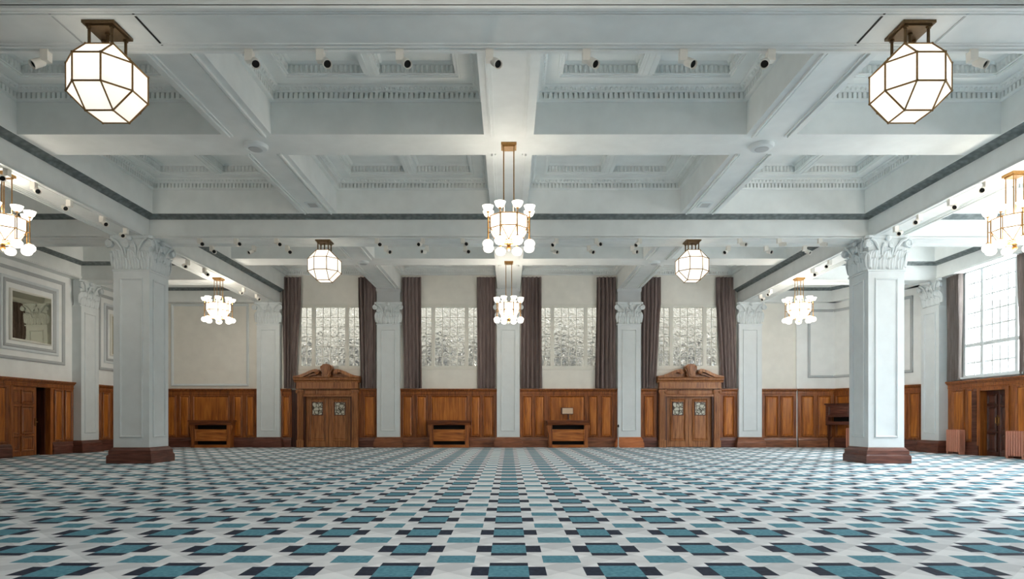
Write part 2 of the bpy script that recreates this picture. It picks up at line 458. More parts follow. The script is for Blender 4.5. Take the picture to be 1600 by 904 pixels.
# secondary beams
SH = 0.475
spans = [(YR, -1.5 - HU + 0.02), (-1.5 + HU - 0.02, YB[0] - 0.64), (YB[0] + 0.64, YB[1] - 0.62), (YB[1] + 0.62, YW)]
for x in (-5.0, 0.0, 5.0):
    for a, b in spans:
        mb = MB().box(x - SH, x + SH, a, b, Z_SEC, ZT)
        mid = {YB[0] + 0.64: 12.65, YB[1] + 0.62: 22.05}.get(a)
        segs = [(a + 0.1, b - 0.1)] if mid is None else [(a + 0.02, mid - SH + 0.06), (mid + SH - 0.06, b - (0.45 if b > YW - 0.1 else 0.05))]
        for p, q in segs:              # sunk panel bordered by mouldings on the soffit
            mb2 = [(x - 0.36, x - 0.325), (x - 0.285, x - 0.265), (x + 0.265, x + 0.285), (x + 0.325, x + 0.36)]
            for k_, (lo, hi) in enumerate(mb2): mb.box(lo, hi, p, q, Z_SEC - (0.045 if k_ in (0, 3) else 0.025), Z_SEC + 0.01)
        struct('ceiling_beam', mb, 'ceil')
XS = [(-10 + HU - 0.02, -5 - SH), (-5 + SH, -SH), (SH, 5 - SH), (5 + SH, 10 - HU + 0.02)]
for y in (3.2, 12.65, 22.05):
    for a, b in XS: struct('ceiling_beam', MB().box(a, b, y - SH, y + SH, Z_SEC, ZT), 'ceil')

# ------------------------------------------------------------------ coffers with dentil cornices
def egg(mb, c, ax, r, h, depth):     # small tongue ornament; ax = (tangent, outward)
    t, n = ax
    pts = []
    for dz, k in ((-h / 2, 0.35), (-h * 0.15, 1.0), (h / 2, 0.9)):
        for a in (-1, -0.5, 0.5, 1):
            d = depth * k * (1 - a * a * 0.85)
            pts.append((c[0] + t[0] * r * a * min(1, k + 0.1) + n[0] * d, c[1] + t[1] * r * a * min(1, k + 0.1) + n[1] * d, c[2] + dz))
    fs = []
    for i in range(2):
        for k in range(3): fs.append((i * 4 + k, i * 4 + k + 1, i * 4 + k + 5, i * 4 + k + 4))
    fs.append((0, 1, 2, 3)); fs.append((8, 9, 10, 11))
    mb.add(pts, fs)
CN = [0]
def coffer(x0, x1, y0, y1, ornament=True):
    CN[0] += 1
    RW = 0.48
    mb = MB()
    mb.ring(x0, x1, y0, y1, [(0, Z_RIM), (RW, Z_RIM), (RW, Z_CEIL + 0.01)])                           # flat rim and the recess walls
    mb.ring(x0, x1, y0, y1, [(RW - 0.07, Z_RIM - 0.0), (RW - 0.07, Z_RIM - 0.02), (RW - 0.03, Z_RIM - 0.02), (RW - 0.02, Z_RIM)])
    xm = (x0 + x1) / 2
    mb.box(xm - 0.12, xm + 0.12, y0 + RW, y1 - RW, Z_RIM + 0.005, Z_CEIL + 0.01)                     # divider
    for o in (-0.07, 0.04): mb.box(xm + o, xm + o + 0.03, y0 + RW, y1 - RW, Z_RIM - 0.012, Z_RIM + 0.01)
    zb = zz(6.03)
    mb.ring(x0, x1, y0, y1, [(0, zb), (0.05, zb), (0.09, zb + 0.012), (0.092, zb + 0.034), (0.015, zb + 0.034), (0.02, zz(6.175)), (0.10, zz(6.175)), (0.105, zz(6.19)),
                              (0.13, zz(6.20)), (0.155, zz(6.235)), (0.2, zz(6.26)), (0.2, Z_RIM)])
    for (a, b) in ((x0 + RW, xm - 0.12), (xm + 0.12, x1 - RW)):     # cyma round each recess top
        mb.ring(a, b, y0 + RW, y1 - RW, [(0, zz(6.46)), (0.05, zz(6.47)), (0.09, zz(6.50))])
        mb.ring(a, b, y0 + RW, y1 - RW, [(0, zz(6.30)), (0.03, zz(6.30)), (0.03, zz(6.315)), (0, zz(6.32))])
    if ornament:
        def run(a, b, pitch, fn):
            L = b - a; n = max(2, int(round(L / pitch)));
            for i in range(n): fn(a + L * (i + 0.5) / n)
        zd0, zd1 = zz(6.062), zz(6.172)
        run(x0 + 0.08, x1 - 0.08, 0.094, lambda t: mb.box(t - 0.031, t + 0.031, y1 - 0.09, y1 - 0.01, zd0, zd1))
        run(x0 + 0.08, x1 - 0.08, 0.094, lambda t: mb.box(t - 0.031, t + 0.031, y0 + 0.01, y0 + 0.09, zd0, zd1))
        run(y0 + 0.08, y1 - 0.08, 0.094, lambda t: mb.box(x0 + 0.01, x0 + 0.09, t - 0.031, t + 0.031, zd0, zd1))
        run(y0 + 0.08, y1 - 0.08, 0.094, lambda t: mb.box(x1 - 0.09, x1 - 0.01, t - 0.031, t + 0.031, zd0, zd1))
        ze = zz(6.225)
        run(x0 + 0.18, x1 - 0.18, 0.094, lambda t: egg(mb, (t, y1 - 0.13, ze), ((1, 0), (0, -1)), 0.034, 0.075, 0.05))
        run(x0 + 0.18, x1 - 0.18, 0.094, lambda t: egg(mb, (t, y0 + 0.13, ze), ((1, 0), (0, 1)), 0.034, 0.075, 0.05))
        run(y0 + 0.18, y1 - 0.18, 0.094, lambda t: egg(mb, (x0 + 0.13, t, ze), ((0, 1), (1, 0)), 0.034, 0.075, 0.05))
        run(y0 + 0.18, y1 - 0.18, 0.094, lambda t: egg(mb, (x1 - 0.13, t, ze), ((0, 1), (-1, 0)), 0.034, 0.075, 0.05))
        zr = zz(6.39)
        for (a, b) in ((x0 + RW, xm - 0.12), (xm + 0.12, x1 - RW)):
            run(a + 0.04, b - 0.04, 0.088, lambda t: egg(mb, (t, y1 - RW, zr), ((1, 0), (0, -1)), 0.036, 0.14, 0.045))
            run(y0 + RW + 0.04, y1 - RW - 0.04, 0.088, lambda t: egg(mb, (a, t, zr), ((0, 1), (1, 0)), 0.036, 0.14, 0.045))
            run(y0 + RW + 0.04, y1 - RW - 0.04, 0.088, lambda t: egg(mb, (b, t, zr), ((0, 1), (-1, 0)), 0.036, 0.14, 0.045))
    struct('trim_%d' % CN[0], mb, 'ceil')
XBAY = XS
for (ya, yb, orn) in ((-1.5 + HU, 3.2 - SH, False), (3.2 + SH, YB[0] - 0.66, False), (YB[0] + 0.66, 12.65 - SH, True), (12.65 + SH, YB[1] - HU, True),
                      (YB[1] + HU, 22.05 - SH, True), (22.05 + SH, YW, True)):
    for a, b in XBAY: coffer(a, b, ya, yb, orn)
for (ya, yb, orn) in ((YR, -1.5 - HU, False), (-1.5 + HU, 3.2 - HU, False), (3.2 + HU, YB[0] - 0.66, False), (YB[0] + 0.66, 12.65 - HU, True),
                      (12.65 + HU, YB[1] - HU, True), (YB[1] + HU, 22.55 - HU, True), (22.55 + HU, YW - 0.58, True)):
    coffer(-XW + 0.58, -10 - HU, ya, yb, orn); coffer(10 + HU, XW - 0.58, ya, yb, orn)

# joints cut in the soffit of the near crossbeam either side of each lantern
for s in (-1, 1):
    for dx in (-0.5, 0.5):
        struct('trim_joint', MB().box(s * 5 + dx - 0.012, s * 5 + dx + 0.012, YB[0] - 0.34, YB[0] + 0.33, Z_MAIN - 0.008, Z_MAIN + 0.004), 'greyline' if (s * dx > 0) else 'black')

# ------------------------------------------------------------------ columns and pilasters
CAPZ = 5.09; CH = Z_MAIN - CAPZ - 0.003        # capital from CAPZ up to the beam soffit
def leaf(mb, u, v0, w, h, out0, curl, nout=0.0):
    """acanthus leaf on a face: u across, rises from v0, tip curls out (towards -y)"""
    nu, nv = 7, 9
    def P(i, j):
        c = (i - 3) / 3.0; t = j / (nv - 1)
        wid = w / 2 * (0.82 + 0.35 * math.sin(PI * min(1, t * 0.9))) * (1 - 0.8 * max(0, (t - 0.55) / 0.45) ** 1.6)
        o = out0 + 0.035 * t + curl * t ** 4 + 0.022 * (1 - abs(c)) + (0.018 if i % 2 else -0.010) * (1 - 0.4 * t)
        z = v0 + h * (t - 0.14 * max(0, (t - 0.78) / 0.22) ** 2 * (1.0)) - 0.02 * abs(c) * t * (1.5 if j == nv - 1 else 1)
        return (u + wid * c, -(nout + o), z)
    mb.sheet(P, nu, nv, lambda i, j: (0, 0.03 + 0.02 * (j / (nv - 1)), -0.02 * (j / (nv - 1))))
def volute(mb, u, v, r, nout, thick, dirn=1):
    n = 26; pts = []; rad = []
    for k in range(n):
        a = k / (n - 1) * 3.6 * PI; rr = r * (1 - 0.78 * k / (n - 1))
        pts.append((u + dirn * rr * math.sin(a), -nout, v + rr * math.cos(a))); rad.append(r * (0.24 - 0.1 * k / (n - 1)))
    mb.tube(pts, rad, 6)
    m2 = mb.m; mb.m = m2 @ Matrix.Translation((u, -nout + thick * 0.4, v)) @ Matrix.Rotation(PI / 2, 4, 'X')
    mb.lathe([(r * 0.85, -thick * 0.3), (r * 0.85, thick * 0.35), (r * 0.35, thick * 0.5)], 12); mb.m = m2
def capital_face(mb, w, d2, H):
    """one face of the capital; the face plane is y = -d2, width w, local base z = 0"""
    k = H / 0.93
    for i in range(4): leaf(mb, (i - 1.5) * w / 4.0, 0.04 * k, w / 4.4, 0.36 * k, 0.02, 0.06, d2)
    for i in range(3): leaf(mb, (i - 1) * w / 3.1, 0.10 * k, w / 4.2, 0.52 * k, 0.0, 0.12, d2 - 0.005)
    for i in (-1, 1): leaf(mb, i * w * 0.47, 0.10 * k, w / 4.4, 0.5 * k, 0.0, 0.1, d2 - 0.005)
    for s in (-1, 1):
        pts = [(s * w * 0.2, -(d2 + 0.03), 0.42 * k), (s * w * 0.25, -(d2 + 0.06), 0.6 * k), (s * w * 0.36, -(d2 + 0.1), 0.76 * k), (s * (w * 0.5), -(d2 + 0.13), 0.84 * k)]
        mb.tube(pts, [0.028, 0.034, 0.036, 0.03], 6)
        volute(mb, s * (w / 2 + 0.045), 0.70 * k, 0.105 * k, d2 + 0.12, 0.13, s)
        pts = [(s * w * 0.14, -(d2 + 0.03), 0.42 * k), (s * w * 0.15, -(d2 + 0.07), 0.58 * k), (s * w * 0.1, -(d2 + 0.1), 0.74 * k)]
        mb.tube(pts, [0.024, 0.028, 0.024], 6)
        volute(mb, s * 0.085, 0.66 * k, 0.07 * k, d2 + 0.1, 0.08, -s)
    mb.ball((0, -(d2 + 0.1), 0.845 * k), 0.075, 8, 5)
def capital_mesh(w, d, H, faces):
    mb = MB(); k = H / 0.93
    hw, hd = w / 2, d / 2
    mb.taper((-hw + 0.02, hw - 0.02, -hd + 0.02, hd - (0.02 if len(faces) == 4 else 0)), (-hw - 0.02, hw + 0.02, -hd - 0.03, hd + (0.03 if len(faces) == 4 else 0)), 0, H - 0.06)
    yb = hd + (0.09 if len(faces) == 4 else 0)
    # abacus with cut corners
    a = hw + 0.10; c = 0.07
    top = [(-a + c, -hd - 0.10), (-0.18, -hd - 0.06), (0.18, -hd - 0.06), (a - c, -hd - 0.10), (a, -hd - 0.10 + c)]
    if len(faces) == 4:
        poly = []
        for q in range(4):
            R = Matrix.Rotation(q * PI / 2, 4, 'Z')
            for p in top[:4]:
                v = R @ Vector((p[0], p[1], 0)); poly.append((v.x, v.y))
    else: poly = top + [(a, -hd - 0.02), (hw, -hd + 0.04), (hw, hd), (-hw, hd), (-hw, -hd + 0.04), (-a, -hd - 0.02), (-a, -hd - 0.10 + c)]
    mb.prism(poly, 'z', H - 0.075, H)
    mb.box(-hw - 0.025, hw + 0.025, -hd - 0.025, yb if len(faces) != 4 else hd + 0.025, -0.01, 0.035)
    for f in faces:
        mb.m = Matrix.Rotation(f * PI / 2, 4, 'Z')
        capital_face(mb, w, hd if f % 2 == 0 else hw, H)
    mb.m = Matrix.Identity(4)
    return mb
def shaft_panel(mb, w, d2, z0, z1):
    mb.frame(-w / 2 + 0.17, w / 2 - 0.17, z0, z1, [(0, d2 - 0.01), (0, d2 + 0.026), (0.02, d2 + 0.036), (0.042, d2 + 0.024), (0.055, d2 - 0.01)])
def plinth(mb, w, d, hb, back=True):
    hw, hd = w / 2, d / 2
    def R(o): return (-hw - o, hw + o, -hd - o, hd + (o if back else 0))
    mb.taper(R(0.12), R(0.12), 0, 0.2); mb.taper(R(0.105), R(0.1), 0.2, 0.23); mb.taper(R(0.085), R(0.085), 0.23, 0.33)
    mb.taper(R(0.085), R(0.03), 0.33, hb - 0.03); mb.taper(R(0.03), R(0.015), hb - 0.03, hb)
W = 0.95
cap4 = None
def column(x, y, label):
    global cap4
    t = thing('column', label, 'column', (x, y, 0), 0, 'free-standing square columns', 'thing')
    p = MB(); plinth(p, W, W, 0.42); tag(obj('plinth', p, 'mahog', t), 'dark red polished wooden plinth')
    s_ = obj('shaft', MB().box(-W / 2, W / 2, -W / 2, W / 2, 0.42, CAPZ), 'white', t)
    mo = MB()
    for f in range(4):
        mo.m = Matrix.Rotation(f * PI / 2, 4, 'Z'); shaft_panel(mo, W, W / 2, 0.68, 4.9)
    obj('panel_moulding', mo, 'white', s_)
    if cap4 is None:
        cap4 = obj('capital', capital_mesh(W, W, CH, (0, 1, 2, 3)), 'white', t, smooth=40, loc=(0, 0, CAPZ))
    else:
        c = cap4.copy(); COL.objects.link(c); c.parent = t
    return t
column(-10.0, 17.43, 'free-standing square white column with leafy capital, left side of the hall')
column(10.0, 17.43, 'free-standing square white column with leafy capital, right side of the hall')
PD = 0.24
capP = None
def pilaster(x, y, rz, label, base='mahog', tall=False, d=PD):
    """engaged pilaster; local front faces -y and the back touches the wall at local y = 0"""
    global capP
    off = Matrix.Rotation(rz, 3, 'Z') @ Vector((0, -0.003, 0))
    t = thing('pilaster', label, 'pilaster', (x + off.x, y + off.y, 0), rz, 'white pilasters along the walls')
    T = Matrix.Translation((0, -d / 2, 0))
    p = MB(T); plinth(p, W, d, 0.43, False); obj('plinth', p, base, t)
    s_ = obj('shaft', MB().box(-W / 2, W / 2, -d, 0, 0.43, CAPZ), 'white', t)
    mo = MB(); shaft_panel(mo, W, d, 0.68, 4.9); obj('panel_moulding', mo, 'white', s_)
    if capP is None: capP = obj('capital', capital_mesh(W, PD, CH, (0,)), 'white', t, smooth=40, loc=(0, -PD / 2, CAPZ))
    else:
        c = capP.copy(); COL.objects.link(c); c.parent = t; c.location = (0, -d / 2, CAPZ)
    if tall:
        im = MB().box(-W / 2, W / 2, -d, 0, Z_MAIN, Z_SEC - 0.12)
        im.prism([(0, Z_SEC - 0.12), (-d - 0.0, Z_SEC - 0.12), (-d - 0.05, Z_SEC - 0.03), (-d - 0.07, Z_SEC), (0, Z_SEC)], 'x', -W / 2 - 0.03, W / 2 + 0.03)
        obj('impost', im, 'greyline', t)
    return t
pilaster(wx(419.5, 26.6), YW, 0, 'white pilaster left of the far wall\'s left carved doorway')
pilaster(wx(607, 26.6), YW, 0, 'white pilaster right of the far wall\'s left carved doorway', 'brownbase', tall=True)
pilaster(wx(794.2, 26.6), YW, 0, 'white pilaster in the middle of the far wall, between the two console bays', 'brownbase', tall=True)
pilaster(wx(983, 26.6), YW, 0, 'white pilaster with bright orange plinth left of the right carved doorway', 'orangebase', tall=True)
pilaster(wx(1172, 26.6), YW, 0, 'white pilaster right of the far wall\'s right carved doorway', 'brownbase')
pilaster(-XW, 22.67, PI / 2, 'white pilaster on the left wall beyond the open door', d=0.32)
pilaster(XW, 22.48, -PI / 2, 'white pilaster on the right wall beside the tall curtained window', d=0.36)

# ------------------------------------------------------------------ wainscot panelling
TN = [200]
def panel(mb, a, b, z0, z1, n0, field=None):
    """raised and fielded panel with its bolection moulding, on a backing at depth n0"""
    mb.frame(a - 0.035, b + 0.035, z0 - 0.035, z1 + 0.035, [(0, n0), (0, n0 + 0.03), (0.02, n0 + 0.045), (0.045, n0 + 0.025), (0.06, n0 + 0.0)])
    i = min(0.07, (b - a) * 0.2)
    (field or mb).add([(a + 0.02, -n0, z0 + 0.02), (b - 0.02, -n0, z0 + 0.02), (b - 0.02, -n0, z1 - 0.02), (a + 0.02, -n0, z1 - 0.02),
            (a + i, -n0 - 0.022, z0 + i), (b - i, -n0 - 0.022, z0 + i), (b - i, -n0 - 0.022, z1 - i), (a + i, -n0 - 0.022, z1 - i)],
           [(0, 1, 5, 4), (1, 2, 6, 5), (2, 3, 7, 6), (3, 0, 4, 7), (4, 5, 6, 7)])
def wainscot(mtx, u0, u1, panels, top=WAIN, zp0=0.48, zp1=2.12, base=True, holes=(), bmat='mahog'):
    TN[0] += 1
    mb = MB(mtx)
    wall_boxes(mb, u0, u1, 0.0, top - 0.05, holes, lambda m, a, b, c, d: m.box(a, b, -0.05, 0, c, d))
    fd = MB(mtx)
    for p in panels: panel(mb, p[0], p[1], zp0, zp1, 0.05, fd)
    # cornice shelf
    pr = [(0, top - 0.24), (-0.065, top - 0.24), (-0.07, top - 0.2), (-0.06, top - 0.19), (-0.06, top - 0.12), (-0.09, top - 0.1), (-0.13, top - 0.045), (-0.15, top - 0.04), (-0.15, top), (0, top)]
    mb.prism(pr, 'x', u0, u1)
    o = struct('trim_%d' % TN[0], mb, 'oak')
    obj('panel_fields', fd, 'oakpanel', o)
    if base:
        bs = MB(mtx); segs = []; u = u0
        for h in sorted(holes):
            if h[2] < 0.1: segs.append((u, h[0])); u = h[1]
        segs.append((u, u1))
        for a, b in segs:
            if b - a > 0.02: bs.prism([(0, 0), (-0.11, 0), (-0.11, 0.28), (-0.095, 0.3), (-0.08, 0.36), (-0.055, 0.41), (0, 0.41)], 'x', a, b)
        struct('baseboard_%d' % TN[0], bs, bmat)
    return o
def px_panels(lst, Y=26.74): return [(wx(a, Y), wx(b, Y)) for a, b in lst]
fw = lambda a, b: (wx(a, 26.7), wx(b, 26.7))
hp = W / 2 + 0.0
pil = [wx(c, 26.6) for c in (419.5, 607, 794.2, 983, 1172)]
wainscot(M_far(), pil[1] + hp, pil[2] - hp, px_panels([(630, 644), (652, 666), (674, 730), (737, 750), (756, 770)]), bmat='brownbase')
wainscot(M_far(), pil[2] + hp, pil[3] - hp, px_panels([(818, 831), (837, 850), (859, 913), (921, 933), (941, 955)]), bmat='brownbase')
wainscot(M_far(), -XW + 0.02, pil[0] - hp, px_panels([(262, 274), (282, 295), (303, 357), (366, 377), (386, 396)]))
wainscot(M_far(), pil[0] + hp, wx(455, 26.7), [(pil[0] + hp + 0.08, pil[0] + hp + 0.34)])
wainscot(M_far(), pil[1] - hp - 0.79, pil[1] - hp, [(pil[1] - hp - 0.55, pil[1] - hp - 0.12)])
wainscot(M_far(), pil[3] + hp, wx(1026.5, 26.7), [(pil[3] + hp + 0.22, pil[3] + hp + 0.56)])
wainscot(M_far(), pil[4] - hp - 0.765, pil[4] - hp, [(pil[4] - hp - 0.55, pil[4] - hp - 0.16)])
wainscot(M_far(), pil[4] + hp, wx(1245, YW - 0.1), px_panels([(1197, 1215), (1221, 1239)]), bmat='brownbase')
wainscot(M_far(YW - 0.1), wx(1246, YW - 0.1), 13.52, px_panels([(1252, 1269), (1277, 1296)]), bmat='brownbase')
wainscot(MC, 0.0, clen - 0.02, [(0.25, 0.85), (1.0, 1.6), (1.8, 2.4), (2.6, 3.2), (3.35, 3.7)])
# left wall: local u = Y
wainscot(M_left(), YR + 0.1, 22.67 - hp, [(21.28, 21.62), (21.78, 22.08), (18.75, 19.2), (18.1, 18.55), (17.2, 17.8)],
         holes=((19.4, 21.16, 0, zz(1.06)),))
wainscot(M_left(), 22.67 + hp, YW - 0.15, [(23.3, 23.62), (23.8, 24.15), (24.4, 25.8), (26.0, 26.4)])
# right wall: local u = -Y
wainscot(M_right(), -(22.48 - hp), -(YR + 0.1), [(-21.75, -21.25), (-21.05, -20.82), (-19.0, -18.6), (-18.4, -17.9)],
         holes=((-20.52, -19.36, 0, zz(0.94)),))

# moulded wall frames
FP = [(0, 0), (0, 0.05), (0.03, 0.065), (0.06, 0.05), (0.10, 0.03), (0.10, 0)]
def wall_frame(mtx, u0, u1, z0, z1, mat='greyline', prof=FP):
    TN[0] += 1
    struct('trim_%d' % TN[0], MB(mtx).frame(u0, u1, z0, z1, prof), mat)
for c in (20.26, 25.16):
    wall_frame(M_left(), c - 1.53, c + 1.53, zz(1.84), zz(4.65))
    wall_frame(M_left(), c - 1.22, c + 1.22, zz(2.12), zz(4.36), 'white')
    wall_frame(M_left(), c - 1.11, c + 1.11, zz(2.21), zz(4.27))
wall_frame(M_far(), wx(268, YW), wx(389, YW), wz(603, YW), zz(4.84), 'white')
def rail_frame(mtx, u0, u1, z0, z1, left, right):
    TN[0] += 1; mb = MB(mtx)
    pr = lambda z, s: [(0, z), (-0.05, z), (-0.065, z + s * 0.03), (-0.05, z + s * 0.06), (-0.03, z + s * 0.10), (0, z + s * 0.10)]
    mb.prism(pr(z0, 1), 'x', u0, u1); mb.prism(pr(z1, -1), 'x', u0, u1)
    if left: mb.prism([(p[1] - z0 + u0, p[0]) for p in pr(z0, 1)], 'z', z0, z1)
    if right: mb.prism([(u1 - (p[1] - z0), p[0]) for p in pr(z0, 1)], 'z', z0, z1)
    struct('trim_%d' % TN[0], mb, 'greyline')
rail_frame(M_far(YW - 0.1), wx(1262, YW - 0.1), 13.52, wz(590, YW), wz(484, YW), True, False)
rail_frame(MC, 0.0, clen - 0.5, wz(590, YW), wz(484, YW), False, True)

# mirrors set in the left wall's frames
for i, c in enumerate((20.26, 25.16)):
    t = thing('wall_mirror', ('old spotted mirror in the framed left wall, nearest the open door', 'old mirror in the framed left wall, half hidden behind the column')[i], 'mirror',
              (-XW, c, zz(2.45)), PI / 2, 'mirrors on the left wall')
    hh = zz(3.97) - zz(2.45)
    obj('glass', MB().box(-0.82, 0.82, -0.02, 0.0, 0.02, hh - 0.02), 'mirror', t, loc=(0, -0.035, 0), rot=(0, 0, -0.03))
    obj('mirror_frame', MB().frame(-0.87, 0.87, -0.03, hh + 0.03, [(0, 0), (0, 0.06), (0.03, 0.08), (0.07, 0.06), (0.07, 0)]), 'frame', t)

# ------------------------------------------------------------------ far windows
for i, c in enumerate(FWC):
    w = sempty('window_%d' % (i + 1), (c, YW, FWZ0))
    H = FWZ1 - FWZ0
    fr = MB().box(-FWH, FWH, -0.015, 0.12, 0, 0.14).box(-FWH, FWH, -0.02, 0.12, H - 0.14, H)
    fr.box(-FWH, -FWH + 0.1, 0, 0.12, 0.1, H - 0.1).box(FWH - 0.1, FWH, 0, 0.12, 0.1, H - 0.1)
    fr.box(-FWH, FWH, -0.03, 0.1, -0.02, 0.05)
    obj('window_frame', fr, 'frame', w)
    for s in (-1, 1): obj('mullion', MB().box(s * 0.7 - 0.075, s * 0.7 + 0.075, -0.01, 0.12, 0.14, H - 0.14), 'frame', w)
    lights = [(-FWH + 0.1, -0.775, 2), (-0.625, 0.625, 4), (0.775, FWH - 0.1, 2)]
    for a, b, n in lights:
        sash = MB(); zb, zt = 0.14, H - 0.14; rows = 6
        for k in range(1, n):
            u = a + (b - a) * k / n; sash.box(u - 0.011, u + 0.011, 0.05, 0.085, zb, zt)
        for k in range(1, rows):
            v = zb + (zt - zb) * k / rows; sash.box(a, b, 0.052, 0.083, v - 0.009, v + 0.009)
        g = obj('pane', MB().box(a, b, 0.066, 0.07, zb, zt) if False else MB().add([(a, 0.068, zb), (b, 0.068, zb), (b, 0.068, zt), (a, 0.068, zt)], [(0, 1, 2, 3)]), 'wavy', w)
        obj('glazing_bars', sash, 'frame', g)
# light court outside the far windows: a pale brick wing with dark windows
mb = MB(); wall_boxes(mb, -16, 16, -3, 10.5, [(x - 0.55, x + 0.55, 2.6, 5.0) for x in [-14 + 2.1 * k for k in range(14)]], lambda m, a, b, c, d: m.box(a, b, 33.0, 33.4, c, d))
struct('exterior_wing', mb, 'brick')
# terrace added across the street to cut sky glare behind the glazing bars
M['stone'] = paint('sooty_stone', rgb(74, 74, 74), 0.8, 0.15)  # stone kept dark to dim the view through the windows
mb = MB(); wall_boxes(mb, -12, 75, -2, 8.6, [(-10 + 3.4 * k, -8.6 + 3.4 * k, 1.0 + 3.6 * j, 3.3 + 3.6 * j) for k in range(24) for j in range(2)], lambda m, a, b, c, d: m.box(32, 32.5, a, b, c, d))
mb.box(31.7, 32.6, -12, 75, 8.5, 8.9).box(32.12, 32.8, -12, 75, -2, 8.6)
struct('exterior_terrace', mb, 'stone')
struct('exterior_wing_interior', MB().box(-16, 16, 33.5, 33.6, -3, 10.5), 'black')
struct('exterior_ground', MB().box(-20, 60, YW + 0.4, 34, -3.2, -3.0), 'brick')

# ------------------------------------------------------------------ right-hand windows
def tall_window(i, yc, detail):
    w = sempty('window_%d' % i, (XW, yc, RWZ0), -PI / 2)       # local x -> -Y
    H = RWZ1 - RWZ0; hw = 1.5
    fr = MB().box(-hw, hw, -0.03, 0.16, 0, 0.09).box(-hw, hw, 0, 0.16, H - 0.08, H).box(-hw, -hw + 0.08, 0, 0.16, 0, H).box(hw - 0.08, hw, 0, 0.16, 0, H)
    fr.box(-hw, hw, -0.13, 0.1, -0.03, 0.03)
    obj('window_frame', fr, 'white', w)
    for s in (-1, 1): obj('mullion', MB().box(s * 0.7 - 0.06, s * 0.7 + 0.06, 0, 0.15, 0.09, H - 0.08), 'white', w)
    zt = zz(2.43) - RWZ0
    obj('transom', MB().box(-hw + 0.08, hw - 0.08, 0.01, 0.14, zt - 0.06, zt + 0.06), 'white', w)
    if not detail: return
    rows = [zz(h) - RWZ0 for h in (1.86, 3.0, 3.48, 3.98, 4.45)]
    for a, b, n in ((-hw + 0.08, -0.76, 2), (-0.64, 0.64, 4), (0.76, hw - 0.08, 2)):
        g = obj('pane', MB().add([(a, 0.08, 0.09), (b, 0.08, 0.09), (b, 0.08, H - 0.08), (a, 0.08, H - 0.08)], [(0, 1, 2, 3)]), 'glass', w)
        br = MB()
        for k in range(1, n):
            u = a + (b - a) * k / n; br.box(u - 0.024, u + 0.024, 0.05, 0.11, 0.09, H - 0.08)
        for v in rows: br.box(a, b, 0.052, 0.108, v - 0.024, v + 0.024)
        obj('glazing_bars', br, 'white', g)
for k, yc in enumerate(RWC): tall_window(5 + k, yc, True)

# ------------------------------------------------------------------ curtains
def curtain(name_label, mtx_loc, rz, u0t, u1t, u0b, u1b, z0, z1, folds, group, dep=0.07, y0=-0.125, seed=0, tie=None, mat='curtain'):
    t = bpy.data.objects.new('tmp', None)
    rnd = random.Random(seed)
    nu, nv = folds * 8 + 1, 22
    ph = [rnd.uniform(0.7, 1.3) for _ in range(folds + 2)]
    def P(i, j):
        s = i / (nu - 1); t_ = j / (nv - 1)           # t_ 0 = bottom
        k = 1 - t_
        e = k * k * (3 - 2 * k)
        if tie: e = min(1, max(0, (k - tie) / (1 - tie))) ** 0.8
        u = (u0t + (u1t - u0t) * s) * (1 - e) + (u0b + (u1b - u0b) * s) * e
        a = s * folds * 2 * PI + 0.35 * math.sin(s * 9 + seed)
        A = dep * ph[int(s * folds)] * (0.75 + 0.35 * math.sin(3 * s + seed + 1.2 * k))
        n = y0 + A * math.sin(a) + 0.012 * math.sin(2.3 * a + 5 * t_)
        return (u, n, z0 + (z1 - z0) * t_)
    mb = MB().sheet(P, nu, nv, lambda i, j: (0, 0.012, 0))
    bpy.data.objects.remove(t)
    o = obj('curtain', mb, mat, None, smooth=80, loc=mtx_loc, rot=(0, 0, rz))
    return tag(o, name_label, 'curtain', group)
cz0, cz1 = wz(606, 26.66), wz(432.5, 26.66)
CX = lambda p: wx(p, 26.66)
G = 'curtains at the far wall windows'
cur = [('dark taupe curtain left of the window above the left carved doorway', 440.5, 470, 443, 462),
       ('dark taupe curtain right of the window above the left carved doorway', 559.5, 588, 563, 587),
       ('dark taupe curtain left of the window over the console without a sign', 628, 658, 631, 659),
       ('dark taupe curtain right of the window over the console without a sign', 745, 774.5, 746, 774.5),
       ('dark taupe curtain left of the window over the console with a sign', 815, 846, 813, 847),
       ('dark taupe curtain right of the window over the console with a sign', 932.5, 962.5, 930, 962.5),
       ('dark taupe curtain left of the window above the right carved doorway', 1002.5, 1033, 1003, 1025),
       ('dark taupe curtain right of the window above the right carved doorway', 1119, 1149, 1127, 1151)]
for i, (l, a, b, c, d) in enumerate(cur):
    curtain(l, (0, YW, 0), 0, CX(a), CX(b), CX(c), CX(d), cz0, cz1, 5, G, seed=i + 1, tie=0.25 if i in (0, 6, 7) else None)
rz0, rz1 = zz(1.31), zz(4.9)
curtain('pale taupe curtain on the near wall edge of the tall right window, beside the white pilaster', (XW, 0, 0), -PI / 2, -21.98, -21.26, -21.95, -21.3, rz0, rz1, 5, 'curtains at the tall right window', y0=-0.105, seed=11, mat='sheer')
tag(bpy.data.objects['curtain.008'], 'taupe curtain at the tall right window, beside the white pilaster')
curtain('taupe curtain at the tall right window, cut off by the photo edge', (XW, 0, 0), -PI / 2, -18.93, -18.1, -18.85, -18.2, rz0, rz1, 5, 'curtains at the tall right window', y0=-0.105, seed=12, mat='sheer')

